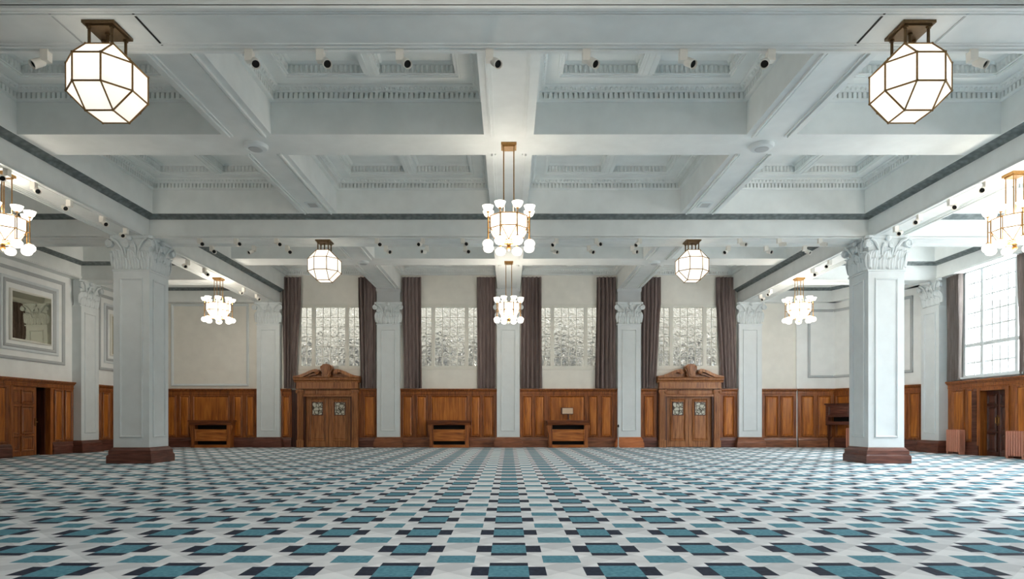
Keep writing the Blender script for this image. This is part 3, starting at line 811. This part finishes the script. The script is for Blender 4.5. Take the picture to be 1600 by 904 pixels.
# ------------------------------------------------------------------ carved doorways of the far wall
def carved_door(n, xc):
    d = sempty('door_%d' % n, (xc, YW, 0))
    N = 0.30
    for s in (-1, 1):
        a, b = sorted((s * 1.01, s * 1.25))
        p = MB().box(a, b, -N + 0.04, 0, 0, 2.4).box(a - 0.02, b + 0.02, -N, 0, 0, 0.3)
        for k in range(3):
            u = a + 0.045 + k * 0.06; p.box(u, u + 0.035, -N + 0.02, -N + 0.05, 0.36, 2.2)
        obj('door_pilaster', p, 'oakdoor', d)
        c = MB().box(a - 0.03, b + 0.03, -N - 0.02, 0, 2.33, 2.4)
        volute(c, a, 2.3, 0.06, N + 0.0, 0.07, -1); volute(c, b, 2.3, 0.06, N + 0.0, 0.07, 1)
        obj('scroll_capital', c, 'oakdoor', d, smooth=40)
    fz = MB().box(-1.01, 1.01, -N + 0.1, 0, 2.16, 2.43); fz.frame(-0.97, -0.5, 2.2, 2.38, [(0, N - 0.1), (0, N - 0.08), (0.03, N - 0.1)]); fz.frame(-0.46, 0.97, 2.2, 2.38, [(0, N - 0.1), (0, N - 0.08), (0.03, N - 0.1)])
    fz.box(-1.01, 1.01, -N + 0.06, 0, 2.11, 2.16)
    obj('frieze', fz, 'oakdoor', d)
    en = MB().box(-1.28, 1.28, -N - 0.02, 0, 2.43, 2.69)
    en.prism([(0, 2.69), (-N - 0.03, 2.69), (-N - 0.05, 2.75), (-N - 0.12, 2.8), (-N - 0.12, 2.84), (-N - 0.17, 2.9), (0, 2.9)], 'x', -1.36, 1.36)
    en.box(-1.3, 1.3, -N - 0.04, 0, 2.43, 2.47)
    obj('entablature', en, 'oakdoor', d)
    pe = MB()
    for s in (-1, 1):
        top = [(1.36, 2.9), (1.36, 2.95), (1.15, 2.98), (0.9, 3.07), (0.7, 3.17), (0.52, 3.23), (0.40, 3.24), (0.34, 3.2)]
        bot = [(0.36, 3.12), (0.46, 3.13), (0.6, 3.09), (0.8, 2.99), (1.0, 2.9)]
        pr = [(s * u, v) for u, v in top + bot]
        pe.prism(pr, 'y', -N - 0.14, 0)
        pr2 = [(s * u, v) for u, v in [(1.0, 2.9), (0.8, 2.99), (0.6, 3.09), (0.46, 3.13), (0.2, 3.1), (0.2, 2.9)]]
        pe.prism(pr2, 'y', -N + 0.08, 0)
        pe.prism([(s * u, v) for u, v in [(0.98, 2.9), (0.62, 3.05), (0.45, 3.06), (0.45, 3.0), (0.6, 2.99), (0.82, 2.9)]], 'y', -N - 0.04, 0)
        volute(pe, s * 0.38, 3.12, 0.1, N + 0.12, 0.14, s)
    obj('broken_pediment', pe, 'oakdoor', d, smooth=35)
    ca = MB()
    shp = [(0, 2.84), (0.13, 2.88), (0.19, 2.98), (0.17, 3.1), (0.24, 3.22), (0.24, 3.33), (0.16, 3.42), (0, 3.46)]
    poly = shp + [(-u, v) for u, v in shp[-2:0:-1]]
    ca.prism(poly, 'y', -N - 0.14, -0.1)
    ca.prism([(u * 0.72, 3.14 + (v - 3.14) * 0.78) for u, v in poly], 'y', -N - 0.2, -0.1)
    ca.prism([(u * 0.4, 3.16 + (v - 3.14) * 0.6) for u, v in poly], 'y', -N - 0.23, -0.1)
    for s in (-1, 1): volute(ca, s * 0.16, 3.3, 0.07, N + 0.16, 0.06, s); volute(ca, s * 0.12, 2.95, 0.05, N + 0.16, 0.05, -s)
    obj('cartouche', ca, 'oakdoor', d, smooth=35)
    for s in (-1, 1):
        a, b = sorted((s * 0.01, s * 0.94))
        lf = MB().box(a, b, -0.06, -0.015, 0.02, 2.11)
        pa, pb = (a + 0.2, b - 0.16) if s < 0 else (a + 0.18, b - 0.18)
        panel(lf, pa, pb, 0.30, 1.98, 0.06)
        o = obj('door_leaf', lf, 'oakdoor', d)
        u0 = (pa + pb) / 2 - 0.2
        g = MB().box(u0, u0 + 0.4, -0.094, -0.07, 1.36, 1.86)
        gl = obj('leaded_glass', g, 'leaded', o)
        obj('glass_frame', MB().frame(u0 - 0.03, u0 + 0.43, 1.33, 1.89, [(0, 0.075), (0, 0.102), (0.03, 0.102), (0.03, 0.075)]), 'darkwood', o)
    obj('door_reveal', MB().box(-1.01, -0.94, -0.2, 0, 0, 2.11).box(0.94, 1.01, -0.2, 0, 0, 2.11).box(-1.0, 1.0, -0.014, 0, 0, 2.16).box(-1.56, -1.252, -0.02, 0, 0, 2.4), 'darkwood', d)  # reveal plus a dark strip standing in for the shaded gap beside the surround
    return d
carved_door(1, wx(511, 26.5)); carved_door(2, wx(1078.5, 26.5))

# left wall doorway: one leaf shut, the other gone back into a dark lobby
ML = M_left()
d = sempty('door_3', (-XW, 19.48, 0), PI / 2)              # local x -> +Y, local y -> -X
zt = zz(1.04)
obj('door_frame', MB().box(-0.1, 0.015, -0.06, 0.3, 0, zt + 0.1).box(1.585, 1.7, -0.06, 0.3, 0, zt + 0.1).box(0, 1.6, -0.06, 0.3, zt, zt + 0.1), 'oak', d)
lf = MB().box(0.0, 1.08, 0.03, 0.09, 0.02, zt)
m0 = lf.m; lf.m = Matrix.Translation((0, 0.03, 0))
for (a, b) in ((0.1, 0.3), (0.46, 0.92)):
    for (z0, z1) in ((0.2, 0.62), (0.74, 1.55), (1.68, 2.05)): panel(lf, a, b, z0, z1, 0.0)
lf.m = m0
lo = obj('door_leaf', lf, 'oak', d)
obj('door_handle', MB().box(0.99, 1.03, -0.01, 0.03, 0.95, 1.2).tube([(1.01, -0.01, 1.08), (1.01, -0.06, 1.08), (0.9, -0.06, 1.08)], 0.012), 'brass', lo)
obj('open_leaf', MB().box(1.54, 1.6, 0.1, 1.0, 0.02, zt), 'darkwood', d)
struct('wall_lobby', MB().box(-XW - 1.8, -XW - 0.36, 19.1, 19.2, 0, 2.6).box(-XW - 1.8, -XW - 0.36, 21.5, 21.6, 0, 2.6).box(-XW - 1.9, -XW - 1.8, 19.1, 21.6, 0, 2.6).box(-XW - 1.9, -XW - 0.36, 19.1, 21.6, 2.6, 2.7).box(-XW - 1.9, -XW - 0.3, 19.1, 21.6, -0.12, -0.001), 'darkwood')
# right wall doorway, recessed pair of doors
d = sempty('door_4', (XW, 20.48, 0), -PI / 2)              # local x -> -Y, local y -> +X
zt = zz(0.915)
fr = MB().box(-0.12, 0.025, -0.09, 0.34, 0, zt + 0.1).box(1.055, 1.2, -0.09, 0.34, 0, zt + 0.1).box(0, 1.08, -0.09, 0.34, zt, zt + 0.1)
obj('door_frame', fr, 'oak', d)
fl = MB()
for k in range(4): fl.box(-0.34 + k * 0.055, -0.34 + k * 0.055 + 0.035, -0.1, -0.04, 0.45, zt)
fl.box(-0.38, -0.12, -0.07, -0.04, 0, zt + 0.08)
obj('fluted_jamb', fl, 'mahog', d)
for k in range(2):
    a, b = 0.54 * k + 0.005, 0.54 * k + 0.535
    lf = MB().box(a, b, 0.13, 0.19, 0.01, zt); m0 = lf.m; lf.m = Matrix.Translation((0, 0.13, 0))
    for z0, z1 in ((0.18, 0.7), (0.82, 1.55), (1.67, 1.92)): panel(lf, a + 0.1, b - 0.1, z0, z1, 0)
    lf.m = m0
    o = obj('door_leaf', lf, 'darkwood', d)
    u = b - 0.06 if k == 0 else a + 0.06
    obj('door_handle', MB().box(u - 0.025, u + 0.025, 0.115, 0.132, 0.96, 1.30).tube([(u, 0.122, 1.03), (u, 0.07, 1.05), (u, 0.07, 1.21), (u, 0.122, 1.23)], 0.016), 'brass', o)
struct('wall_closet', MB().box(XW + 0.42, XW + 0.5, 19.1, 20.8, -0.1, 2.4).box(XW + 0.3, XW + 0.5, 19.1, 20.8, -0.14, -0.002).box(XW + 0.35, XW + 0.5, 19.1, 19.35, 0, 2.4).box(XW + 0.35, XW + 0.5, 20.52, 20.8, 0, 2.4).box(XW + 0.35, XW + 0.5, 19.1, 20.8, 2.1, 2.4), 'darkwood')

# ------------------------------------------------------------------ consoles
def console(x, y, label, rz=0):
    t = thing('console', label, 'console', (x, y, 0), rz, 'wooden consoles against the far wall')
    w, dp = 0.80, 0.42           # half width of the body, depth; local front -y, back at y = 0
    tp = MB().box(-0.89, 0.89, -dp - 0.08, 0, 1.07, 1.13).box(-0.91, 0.91, -dp - 0.1, 0, 1.09, 1.115)
    tp.prism([(0, 0.93), (-dp - 0.01, 0.93), (-dp - 0.05, 1.0), (-dp - 0.07, 1.07), (0, 1.07)], 'x', -0.86, 0.86)
    obj('top', tp, 'topwood', t)
    for s in (-1, 1):
        a, b = sorted((s * w, s * (w - 0.14)))
        lg = MB().box(a, b, -dp, -0.02, 0, 0.93).box(a - 0.01, b + 0.01, -dp - 0.015, -0.02, 0, 0.08)
        obj('side_panel', lg, 'oak', t)
        br = MB(); volute(br, s * (w + 0.05), 0.82, 0.055, dp - 0.02, 0.1, s)
        br.prism([(s * w, 0.93), (s * (w + 0.09), 0.93), (s * (w + 0.07), 0.76), (s * (w + 0.02), 0.6), (s * w, 0.5)], 'y', -dp + 0.0, -dp + 0.14)
        obj('bracket', br, 'oak', t, smooth=40)
    fp = MB().box(-w + 0.14, w - 0.14, -dp + 0.03, -dp + 0.07, 0.27, 0.75); panel_ = MB()
    fp.frame(-w + 0.14, w - 0.14, 0.27, 0.75, [(0, dp - 0.05), (0, dp - 0.01), (0.03, dp - 0.01), (0.05, dp - 0.03), (0.05, dp - 0.05)])
    obj('front_panel', fp, 'oakh', t)
    obj('bottom_rail', MB().box(-w + 0.14, w - 0.14, -dp + 0.01, -dp + 0.07, 0.0, 0.12), 'oakh', t)
    obj('back_board', MB().box(-w + 0.1, w - 0.1, -0.13, -0.12, 0.1, 0.95), 'black', t)  # black board puts the interior's shade into the colour behind the slots
    return t
console(wx(328.5, 26.3), YW - 0.055, 'wooden console in the dark left aisle beneath a blank framed wall')
console(wx(701.5, 26.3), YW - 0.055, 'wooden console left of the middle pilaster, with nothing on it')
console(wx(888, 26.3), YW - 0.055, 'wooden console right of the middle pilaster, with a small sign on it')
# small sign standing on the right-hand console
cx = wx(888, 26.3)
t = thing('table_sign', 'small pale sign on a short stem standing on the right console', 'sign', (cx - 0.03, YW - 0.3, 1.13))
obj('stem', MB().tube([(0.05, 0, 0.01), (0.05, 0, 0.25)], 0.035, 10).lathe([(0.09, 0), (0.09, 0.015), (0.04, 0.03)], 14, (0.05, 0, 0)), 'darkwood', t, smooth=40)
obj('sign_box', MB().box(-0.26, 0.25, -0.03, 0.05, 0.24, 0.52), 'darkwood', t)
obj('sign_face', MB().box(-0.20, 0.235, -0.04, -0.028, 0.265, 0.50), 'plaque', t)
# thin grey post
t = thing('grey_post', 'thin grey post with dark cap beside the orange pilaster plinth', 'post', (wx(966, 26.35), 26.35, 0))
obj('post_shaft', MB().lathe([(0.06, 0), (0.06, 0.02), (0.022, 0.05), (0.022, 0.86)], 12), 'greyline', t, smooth=40)
obj('post_cap', MB().lathe([(0.035, 0.84), (0.04, 0.9), (0.02, 0.95)], 12), 'black', t, smooth=40)

# ------------------------------------------------------------------ radiators and the corner cabinet
def radiator(loc, rz, label, nsec=7, h=0.82):
    t = thing('radiator', label, 'radiator', loc, rz, 'terracotta column radiators')
    for k in range(nsec):
        u = (k - (nsec - 1) / 2) * 0.095
        mb = MB()
        pr = []
        for a in range(8):
            th = a / 7 * PI; pr.append((u + 0.034 * math.cos(th), h - 0.04 + 0.04 * math.sin(th)))
        pr += [(u - 0.034, 0.1), (u - 0.02, 0.08), (u + 0.02, 0.08), (u + 0.034, 0.1)]
        for y0 in (-0.2, -0.13, -0.06): mb.prism([(p[0], p[1]) for p in pr], 'y', y0, y0 + 0.05)
        mb.box(u - 0.03, u + 0.03, -0.195, -0.01, h - 0.14, h - 0.05).box(u - 0.03, u + 0.03, -0.195, -0.01, 0.12, 0.2)
        obj('radiator_section', mb, 'radiator', t, smooth=40)
    for s in (-1, 1): obj('foot', MB().box(s * (nsec - 1) / 2 * 0.095 - 0.03, s * (nsec - 1) / 2 * 0.095 + 0.03, -0.19, -0.02, 0, 0.12), 'radiator', t)
    obj('pipe', MB().tube([(-(nsec - 1) / 2 * 0.095 - 0.03, -0.1, 0.15), ((nsec - 1) / 2 * 0.095 + 0.03, -0.1, 0.15)], 0.03), 'radiator', t, smooth=40)
    return t
radiator((XW - 0.12, 21.38, 0), -PI / 2, 'terracotta radiator between the right-hand pilaster and the recessed door')
radiator((XW - 0.12, 18.78, 0), -PI / 2, 'terracotta radiator right of the recessed door, cut by the photo edge')
c0 = MC @ Vector((0.0, 0, 0))
uR = 0.95
pR = MC @ Vector((uR + 0.25, -0.12, 0))
radiator((pR.x, pR.y, 0), cang, 'terracotta radiator under the corner cabinet beside the right column')
pC = MC @ Vector((0.62, -0.055, 0))
t = thing('corner_cabinet', 'dark wooden wall cabinet with open slot above the corner radiator', 'cabinet', (pC.x, pC.y, 0.92), cang)
cw = 0.62
obj('shelf_top', MB().box(-cw - 0.06, cw + 0.06, -0.42, 0, 0.84, 0.90), 'darkwood', t)
for s in (-1, 1):
    a, b = sorted((s * cw, s * (cw - 0.1))); obj('side_panel', MB().box(a, b, -0.36, 0, 0.0, 0.84), 'mahog', t)
fp = MB().box(-cw + 0.1, cw - 0.1, -0.34, -0.3, 0.34, 0.84); panel(fp, -cw + 0.18, cw - 0.18, 0.42, 0.76, 0.34); obj('front_panel', fp, 'mahog', t)
obj('lower_rail', MB().box(-cw + 0.1, cw - 0.1, -0.35, 0, 0.02, 0.16), 'mahog', t)
obj('back_board', MB().box(-cw + 0.1, cw - 0.1, -0.04, 0, 0.16, 0.84), 'black', t)  # blackened back stands for the shade inside the open slot
lg = MB()
lg.box(-cw, -cw + 0.1, -0.3, 0, -0.92, 0.0)
obj('leg', lg, 'darkwood', t)

# ------------------------------------------------------------------ lanterns
def rhombi(a):
    k = a / 2; q = k * (1 + math.sqrt(2))
    vs = []
    for p in ((k, k, q), (k, q, k), (q, k, k)):
        for sx in (-1, 1):
            for sy in (-1, 1):
                for sz in (-1, 1): vs.append((p[0] * sx, p[1] * sy, p[2] * sz))
    E = [(i, j) for i in range(24) for j in range(i) if abs((Vector(vs[i]) - Vector(vs[j])).length - a) < 1e-4]
    import bmesh
    bm = bmesh.new(); bv = [bm.verts.new(v) for v in vs]
    r = bmesh.ops.convex_hull(bm, input=bv)
    bmesh.ops.dissolve_limit(bm, angle_limit=0.02, verts=bm.verts, edges=bm.edges)
    bm.verts.ensure_lookup_table(); bm.verts.index_update()
    vo = [tuple(v.co) for v in bm.verts]; fo = [tuple(v.index for v in f.verts) for f in bm.faces]
    bm.free()
    return vs, E, vo, fo
LA = 0.335
RV, RE, RVO, RF = rhombi(LA)
LZ = zz(4.18)
def make_lantern(label):
    t = thing('lantern', label, 'ceiling lantern', (0, 0, 0), 0, 'faceted glass ceiling lanterns')
    dz = LZ - Z_MAIN
    pl = MB().box(-0.2, 0.2, -0.2, 0.2, -0.035, 0.0).box(-0.17, 0.17, -0.17, 0.17, -0.055, -0.035)
    obj('canopy', pl, 'bronze', t)
    rt = LZ + LA / 2 * (1 + math.sqrt(2)) - Z_MAIN
    for (x, y) in ((-0.14, -0.14), (0.14, -0.14), (0.14, 0.14), (-0.14, 0.14), (0, 0)):
        obj('rod', MB().tube([(x, y, -0.05), (x, y, rt - 0.005)], 0.018, 8).lathe([(0.03, -0.075), (0.03, -0.055)], 8, (x, y, 0)), 'bronze', t, smooth=40)
    g = MB(Matrix.Translation((0, 0, dz))); g.add(RVO, RF)
    obj('glass_shade', g, 'lantern', t)
    fr = MB(Matrix.Translation((0, 0, dz)))
    for i, j in RE: fr.tube([Vector(RV[i]) * 1.005, Vector(RV[j]) * 1.005], 0.011, 6)
    for v in RV: fr.ball(Vector(v) * 1.005, 0.018, 6, 4)
    obj('leading', fr, 'lead', t, smooth=40)
    return t
lanterns = [(-5.0, YB[0], 'large faceted glass lantern under the near beam, upper left'), (5.0, YB[0], 'large faceted glass lantern under the near beam, upper right'),
            (-5.03, YB[1], 'smaller-looking faceted glass lantern on the far crossbeam, above the left doorway'), (5.0, YB[1], 'smaller-looking faceted glass lantern on the far crossbeam, above the right doorway')]
L0 = make_lantern(lanterns[0][2])
for i, (x, y, l) in enumerate(lanterns):
    o = L0 if i == 0 else copy_tree(L0)
    o.location = (x, y, Z_MAIN); o['label'] = l
    p = bpy.data.lights.new('lantern_bulb', 'POINT'); p.energy = 5.6; p.color = (1, 0.9, 0.76); p.shadow_soft_size = 0.07
    po = bpy.data.objects.new('lantern_bulb', p); COL.objects.link(po); po.parent = o; po.location = (0, 0, LZ - Z_MAIN + 0.1)

# ------------------------------------------------------------------ chandeliers
def make_chandelier(label, ztop):
    """origin at the soffit; ztop is the soffit height"""
    t = thing('chandelier', label, 'chandelier', (0, 0, 0), 0, 'octagonal brass chandeliers')
    H = lambda h: zz(h) - ztop
    obj('canopy', MB().box(-0.15, 0.15, -0.15, 0.15, -0.05, 0).box(-0.12, 0.12, -0.12, 0.12, -0.075, -0.05), 'brass', t)
    top = H(4.0)
    for x, y in ((-0.1, -0.1), (0.1, -0.1), (0.1, 0.1), (-0.1, 0.1)):
        obj('rod', MB().tube([(x, y, -0.06), (x, y, top)], 0.011, 8), 'brass', t, smooth=40)
    def ringv(R, z, off=0.5, n=8): return [(R * math.cos(2 * PI * (k + off) / n), R * math.sin(2 * PI * (k + off) / n), z) for k in range(n)]
    R0, R1, R2 = ringv(0.385, H(3.98)), ringv(0.385, H(3.74)), ringv(0.24, H(3.50), 0.0)
    g = MB()
    fs = [tuple(range(8))[::-1]]
    for k in range(8):
        j = (k + 1) % 8
        fs += [(k, j, 8 + j, 8 + k), (8 + k, 8 + j, 16 + j), (8 + k, 16 + j, 16 + k)]
    fs.append(tuple(range(16, 24)))
    g.add(R0 + R1 + R2, fs)
    obj('glass_drum', g, 'drum', t)
    fr = MB()
    for ring_ in (R0, R1, R2):
        for k in range(8): fr.tube([ring_[k], ring_[(k + 1) % 8]], 0.011, 6)
    for k in range(8):
        fr.tube([R0[k], R1[k]], 0.010, 6); fr.tube([R1[k], R2[k]], 0.009, 6); fr.tube([R1[k], R2[(k + 1) % 8]], 0.009, 6)
    fr.tube([(0.12, 0.12, top), (-0.12, -0.12, top)], 0.012, 6); fr.tube([(-0.12, 0.12, top), (0.12, -0.12, top)], 0.012, 6)
    for q in range(4):
        a = PI / 4 + q * PI / 2; fr.tube([(0.14 * math.cos(a), 0.14 * math.sin(a), top), (0.385 * math.cos(a - PI / 8), 0.385 * math.sin(a - PI / 8), H(3.98))], 0.01, 6)
    obj('brass_frame', fr, 'brass', t, smooth=40)
    obj('finial', MB().lathe([(0.14, H(3.5)), (0.14, H(3.48)), (0.05, H(3.46)), (0.03, H(3.42)), (0.05, H(3.39)), (0.04, H(3.36)), (0.005, H(3.33))], 12), 'brass', t, smooth=40)
    for k in range(8):
        a = 2 * PI * (k + 0.5) / 8; x, y = 0.44 * math.cos(a), 0.44 * math.sin(a)
        st = MB().tube([(x, y, H(3.52)), (x, y, H(4.06))], 0.011, 8)
        st.tube([(x, y, H(3.74)), (0.385 * math.cos(a), 0.385 * math.sin(a), H(3.74))], 0.01, 6)
        st.tube([(x, y, H(3.95)), (0.385 * math.cos(a), 0.385 * math.sin(a), H(3.95))], 0.01, 6)
        st.lathe([(0.035, H(4.04)), (0.02, H(4.07))], 8, (x, y, 0)); st.lathe([(0.022, H(3.50)), (0.035, H(3.53))], 8, (x, y, 0))
        obj('stem', st, 'brass', t, smooth=40)
        up = MB().lathe([(0.02, H(4.055)), (0.055, H(4.06)), (0.08, H(4.085)), (0.10, H(4.13)), (0.112, H(4.165)), (0.102, H(4.168)), (0.05, H(4.12))], 14, (x, y, 0))
        obj('upper_shade', up, 'shade', t, smooth=60)
        dn = MB().lathe([(0.03, H(3.51)), (0.075, H(3.49)), (0.105, H(3.45)), (0.105, H(3.41)), (0.08, H(3.365)), (0.04, H(3.345)), (0.002, H(3.34))], 14, (x, y, 0))
        obj('lower_globe', dn, 'shade', t, smooth=60)
    return t
chs = [(0, 12.65, Z_SEC, 'large central brass chandelier on long rods, nearest the viewer'), (0, 22.05, Z_SEC, 'smaller-looking central brass chandelier in front of the middle pilaster'),
       (-10, 12.65, Z_MAIN, 'brass chandelier cut off by the left photo edge, under the side beam'), (10, 12.65, Z_MAIN, 'brass chandelier cut off by the right photo edge, beside the tall window'),
       (-10, 22.05, Z_MAIN, 'far brass chandelier in the left aisle, before the blank framed wall'), (10, 22.05, Z_MAIN, 'far brass chandelier in the right aisle, left of the right column')]
C_long = make_chandelier(chs[0][3], Z_SEC); C_short = make_chandelier(chs[2][3], Z_MAIN)
for i, (x, y, z, l) in enumerate(chs):
    o = C_long if i == 0 else (C_short if i == 2 else copy_tree(C_long if z == Z_SEC else C_short))
    o.location = (x, y, z); o['label'] = l
    for hz_, e in ((4.13, 44), (3.26, 78), (3.75, 12)):      # bulbs of the bowls, of the globes and of the drum
        p = bpy.data.lights.new('chandelier_bulb', 'POINT'); p.energy = e; p.color = (1, 0.9, 0.76); p.shadow_soft_size = 0.1
        po = bpy.data.objects.new('chandelier_bulb', p); COL.objects.link(po); po.parent = o; po.location = (0, 0, zz(hz_) - z)
p = bpy.data.lights.new('chandelier_bulb', 'POINT'); p.energy = 230; p.color = (1, 0.93, 0.84); p.shadow_soft_size = 0.4     # added fill lamp behind the viewer, no chandelier built, brightens the near floor
po = bpy.data.objects.new('chandelier_bulb', p); COL.objects.link(po); po.location = (0, 3.2, zz(3.75))

# ------------------------------------------------------------------ ceiling fittings
for s, w in ((-1, 'left'), (1, 'right')):
    for (y, r, nm) in ((12.65, 0.235, 'near'), (22.0, 0.2, 'far')):
        t = thing('ceiling_speaker', 'round white ceiling disc where the %s %s beams cross' % (nm, w), 'ceiling disc', (s * 5.0, y, Z_SEC), 0, 'round discs at the beam crossings')
        obj('disc_body', MB().lathe([(r, 0), (r, -0.03), (r * 0.9, -0.07), (r * 0.6, -0.085)], 24), 'white', t, smooth=40)
        obj('disc_grille', MB().lathe([(r * 0.6, -0.08), (r * 0.55, -0.095), (0.01, -0.1)], 24), 'greyline', t, smooth=40)
    t = thing('ceiling_vent', 'small square grey vent in the soffit of the %s lengthwise beam' % w, 'vent', (s * 4.95, 16.15, Z_SEC), 0, 'square vents in the beam soffits')
    obj('vent_frame', MB().ring(-0.16, 0.16, -0.2, 0.2, [(0, 0), (0, -0.02), (0.05, -0.02), (0.05, 0)]), 'white', t)
    obj('vent_grille', MB().box(-0.11, 0.11, -0.15, 0.15, -0.012, 0), 'greyline', t)

# ------------------------------------------------------------------ spotlights
ORD = ['first', 'second', 'third', 'fourth', 'fifth', 'sixth', 'seventh', 'eighth', 'ninth', 'tenth', 'eleventh', 'twelfth', 'thirteenth']
def make_spot():
    t = thing('spotlight', 'white spotlight', 'spotlight', (0, 0, 0), 0, 'white spotlights under the beams')
    obj('gear_box', MB().taper((-0.05, 0.05, -0.045, 0.045), (-0.05, 0.05, -0.05, 0.05), -0.16, -0.012).box(-0.035, 0.035, -0.04, 0.04, -0.02, 0.0), 'spot', t)
    obj('pivot', MB().tube([(0, 0, -0.13), (0.0, 0.0, -0.19)], 0.018, 8), 'spot', t, smooth=40)
    hd = MB().lathe([(0.045, -0.085), (0.055, -0.07), (0.058, 0.09), (0.05, 0.09), (0.047, 0.05)], 16)
    h = obj('lamp_head', hd, 'spot', t, smooth=40, loc=(0.0, 0.0, -0.2))
    obj('lens', MB().lathe([(0.05, 0.05), (0.05, 0.055), (0.02, 0.06)], 16), 'black', h, smooth=40)
    return t
S0 = make_spot(); used = [False]
def spot(x, y, z, yaw, pitch, label, sx, beam):
    o = S0 if not used[0] else copy_tree(S0)
    used[0] = True
    o.location = (x, y, z); o['label'] = label; o['group'] = beam
    for c in [c for c in COL.objects if c.parent == o]:
        if c.name.startswith('lamp_head'):
            c.rotation_euler = (pitch, 0, yaw); c.location = (sx * 0.085, -0.03, -0.19)
        if c.name.startswith('pivot'):
            c.rotation_euler = (0, PI / 2 * (-sx), 0); c.location = (sx * (0.0) + (-sx) * 0.1, 0, -0.145) if False else (-sx * 0.11, -0.0, -0.12)
    return o
# lamp heads: +z of the lathe is the mouth; pitch about x by >90 deg points it down towards the viewer
ys = YB[0] + 0.465 - 0.03
near = [(72, -1), (390, 1), (501, 1), (625, 1), (765, 1), (916, 1), (1067, 1), (1204, -1), (1519, 1)]
for i, (p, s) in enumerate(near):
    spot(wx(p, ys), ys, Z_MAIN, 0.5 * s, math.radians(128), '%s white spotlight from the left along the nearest crossbeam' % ORD[i].capitalize() if False else 'white spotlight, %s from left along the nearest crossbeam' % ORD[i], s, 'spotlights along the nearest crossbeam')
yf = YB[1] - HL + 0.05
front = [(312, 1), (369, 1), (432, 1), (588.7, 1), (660.6, -1), (723, 1), (869.7, -1), (931.5, 1), (999.8, -1), (1156, 1), (1217, 1), (1281, 1)]
for i, (p, s) in enumerate(front):
    spot(wx(p, yf), yf, Z_MAIN, random.uniform(0.2, 0.9) * s, math.radians(random.uniform(95, 125)), 'white spotlight, %s from left on the front edge of the far crossbeam' % ORD[i], s, 'spotlights along the far crossbeam, front edge')
yb2 = YB[1] + HL - 0.02
back = [(331, 1), (397, -1), (449, 1), (603, 1), (667, -1), (726.7, 1), (863, 1), (920, 1), (987.6, 1), (1138, -1), (1197, 1), (1257, 1)]
for i, (p, s) in enumerate(back):
    spot(wx(p, yb2), yb2, Z_MAIN, random.uniform(0.2, 0.9) * s, math.radians(random.uniform(95, 125)), 'white spotlight, %s from left on the rear edge of the far crossbeam' % ORD[i], s, 'spotlights along the far crossbeam, rear edge')
for sg, nm, ysl in ((-1, 'left', [12.4, 13.1, 14.16, 15.3, 16.25]), (1, 'right', [13.03, 14.08, 15.15, 16.07])):
    for i, y in enumerate(ysl):
        spot(sg * 9.72, y, Z_MAIN, -sg * 0.9, math.radians(115), 'white spotlight under the %s side beam before the column, %s from the column' % (nm, ORD[len(ysl) - 1 - i]), 1 if i % 2 else -1, 'spotlights under the %s side beam' % nm)
for sg, nm, ysl in ((-1, 'left', [19.5, 20.57, 23.6, 24.8]), (1, 'right', [19.5, 20.6, 23.9, 24.87])):
    for i, y in enumerate(ysl):
        spot(sg * 9.78, y, Z_MAIN, -sg * 0.9, math.radians(115), 'white spotlight under the %s side beam beyond the column, %s from the column' % (nm, ORD[i]), 1 if i % 2 else -1, 'spotlights under the %s side beam beyond the column' % nm)

# ------------------------------------------------------------------ daylight
w = bpy.data.worlds.new('overcast_sky'); sc.world = w; w.use_nodes = True
nt = w.node_tree
for n in list(nt.nodes): nt.nodes.remove(n)
out = nt.nodes.new('ShaderNodeOutputWorld'); bg = nt.nodes.new('ShaderNodeBackground')
tc = nt.nodes.new('ShaderNodeTexCoord'); sp = nt.nodes.new('ShaderNodeSeparateXYZ')
nt.links.new(tc.outputs['Generated'], sp.inputs[0])
mr = nt.nodes.new('ShaderNodeMapRange'); mr.inputs[1].default_value = -0.25; mr.inputs[2].default_value = 0.25
nt.links.new(sp.outputs[2], mr.inputs[0])
r = ramp(nt, mr.outputs[0], [(0.0, (0.72, 0.74, 0.74, 1)), (1.0, (0.92, 0.965, 1.0, 1))])
nt.links.new(r.outputs[0], bg.inputs[0]); bg.inputs[1].default_value = 43.0
nt.links.new(bg.outputs[0], out.inputs[0])
for yc in RWC:
    l = bpy.data.lights.new('window_portal', 'AREA'); l.shape = 'RECTANGLE'; l.size = RWZ1 - RWZ0; l.size_y = 3.0
    l.cycles.is_portal = True
    o = bpy.data.objects.new('window_portal', l); COL.objects.link(o)
    o.location = (XW + 0.3, yc, (RWZ0 + RWZ1) / 2); o.rotation_euler = (0, PI / 2, 0)

# ------------------------------------------------------------------ camera and view
cam = bpy.data.cameras.new('camera'); co = bpy.data.objects.new('camera', cam); COL.objects.link(co)
co.location = (0, 0, CZ); co.rotation_euler = (PI / 2, 0, 0)
cam.sensor_fit = 'HORIZONTAL'; cam.sensor_width = 36.0; cam.lens = 36.0 * F / 1600.0
cam.shift_x = (800 - VX) / 1600.0; cam.shift_y = (HY - 452) / 1600.0
cam.clip_start = 0.05; cam.clip_end = 300
sc.camera = co
sc.view_settings.view_transform = 'Standard'; sc.view_settings.look = 'None'
sc.view_settings.gamma = 1.0; sc.view_settings.use_curve_mapping = False
sc.view_settings.exposure = 0.0
sc.cycles.use_denoising = True
sc.cycles.diffuse_bounces = 10; sc.cycles.max_bounces = 14
sc.cycles.caustics_refractive = False; sc.cycles.caustics_reflective = False
sc.cycles.sample_clamp_indirect = 6.0
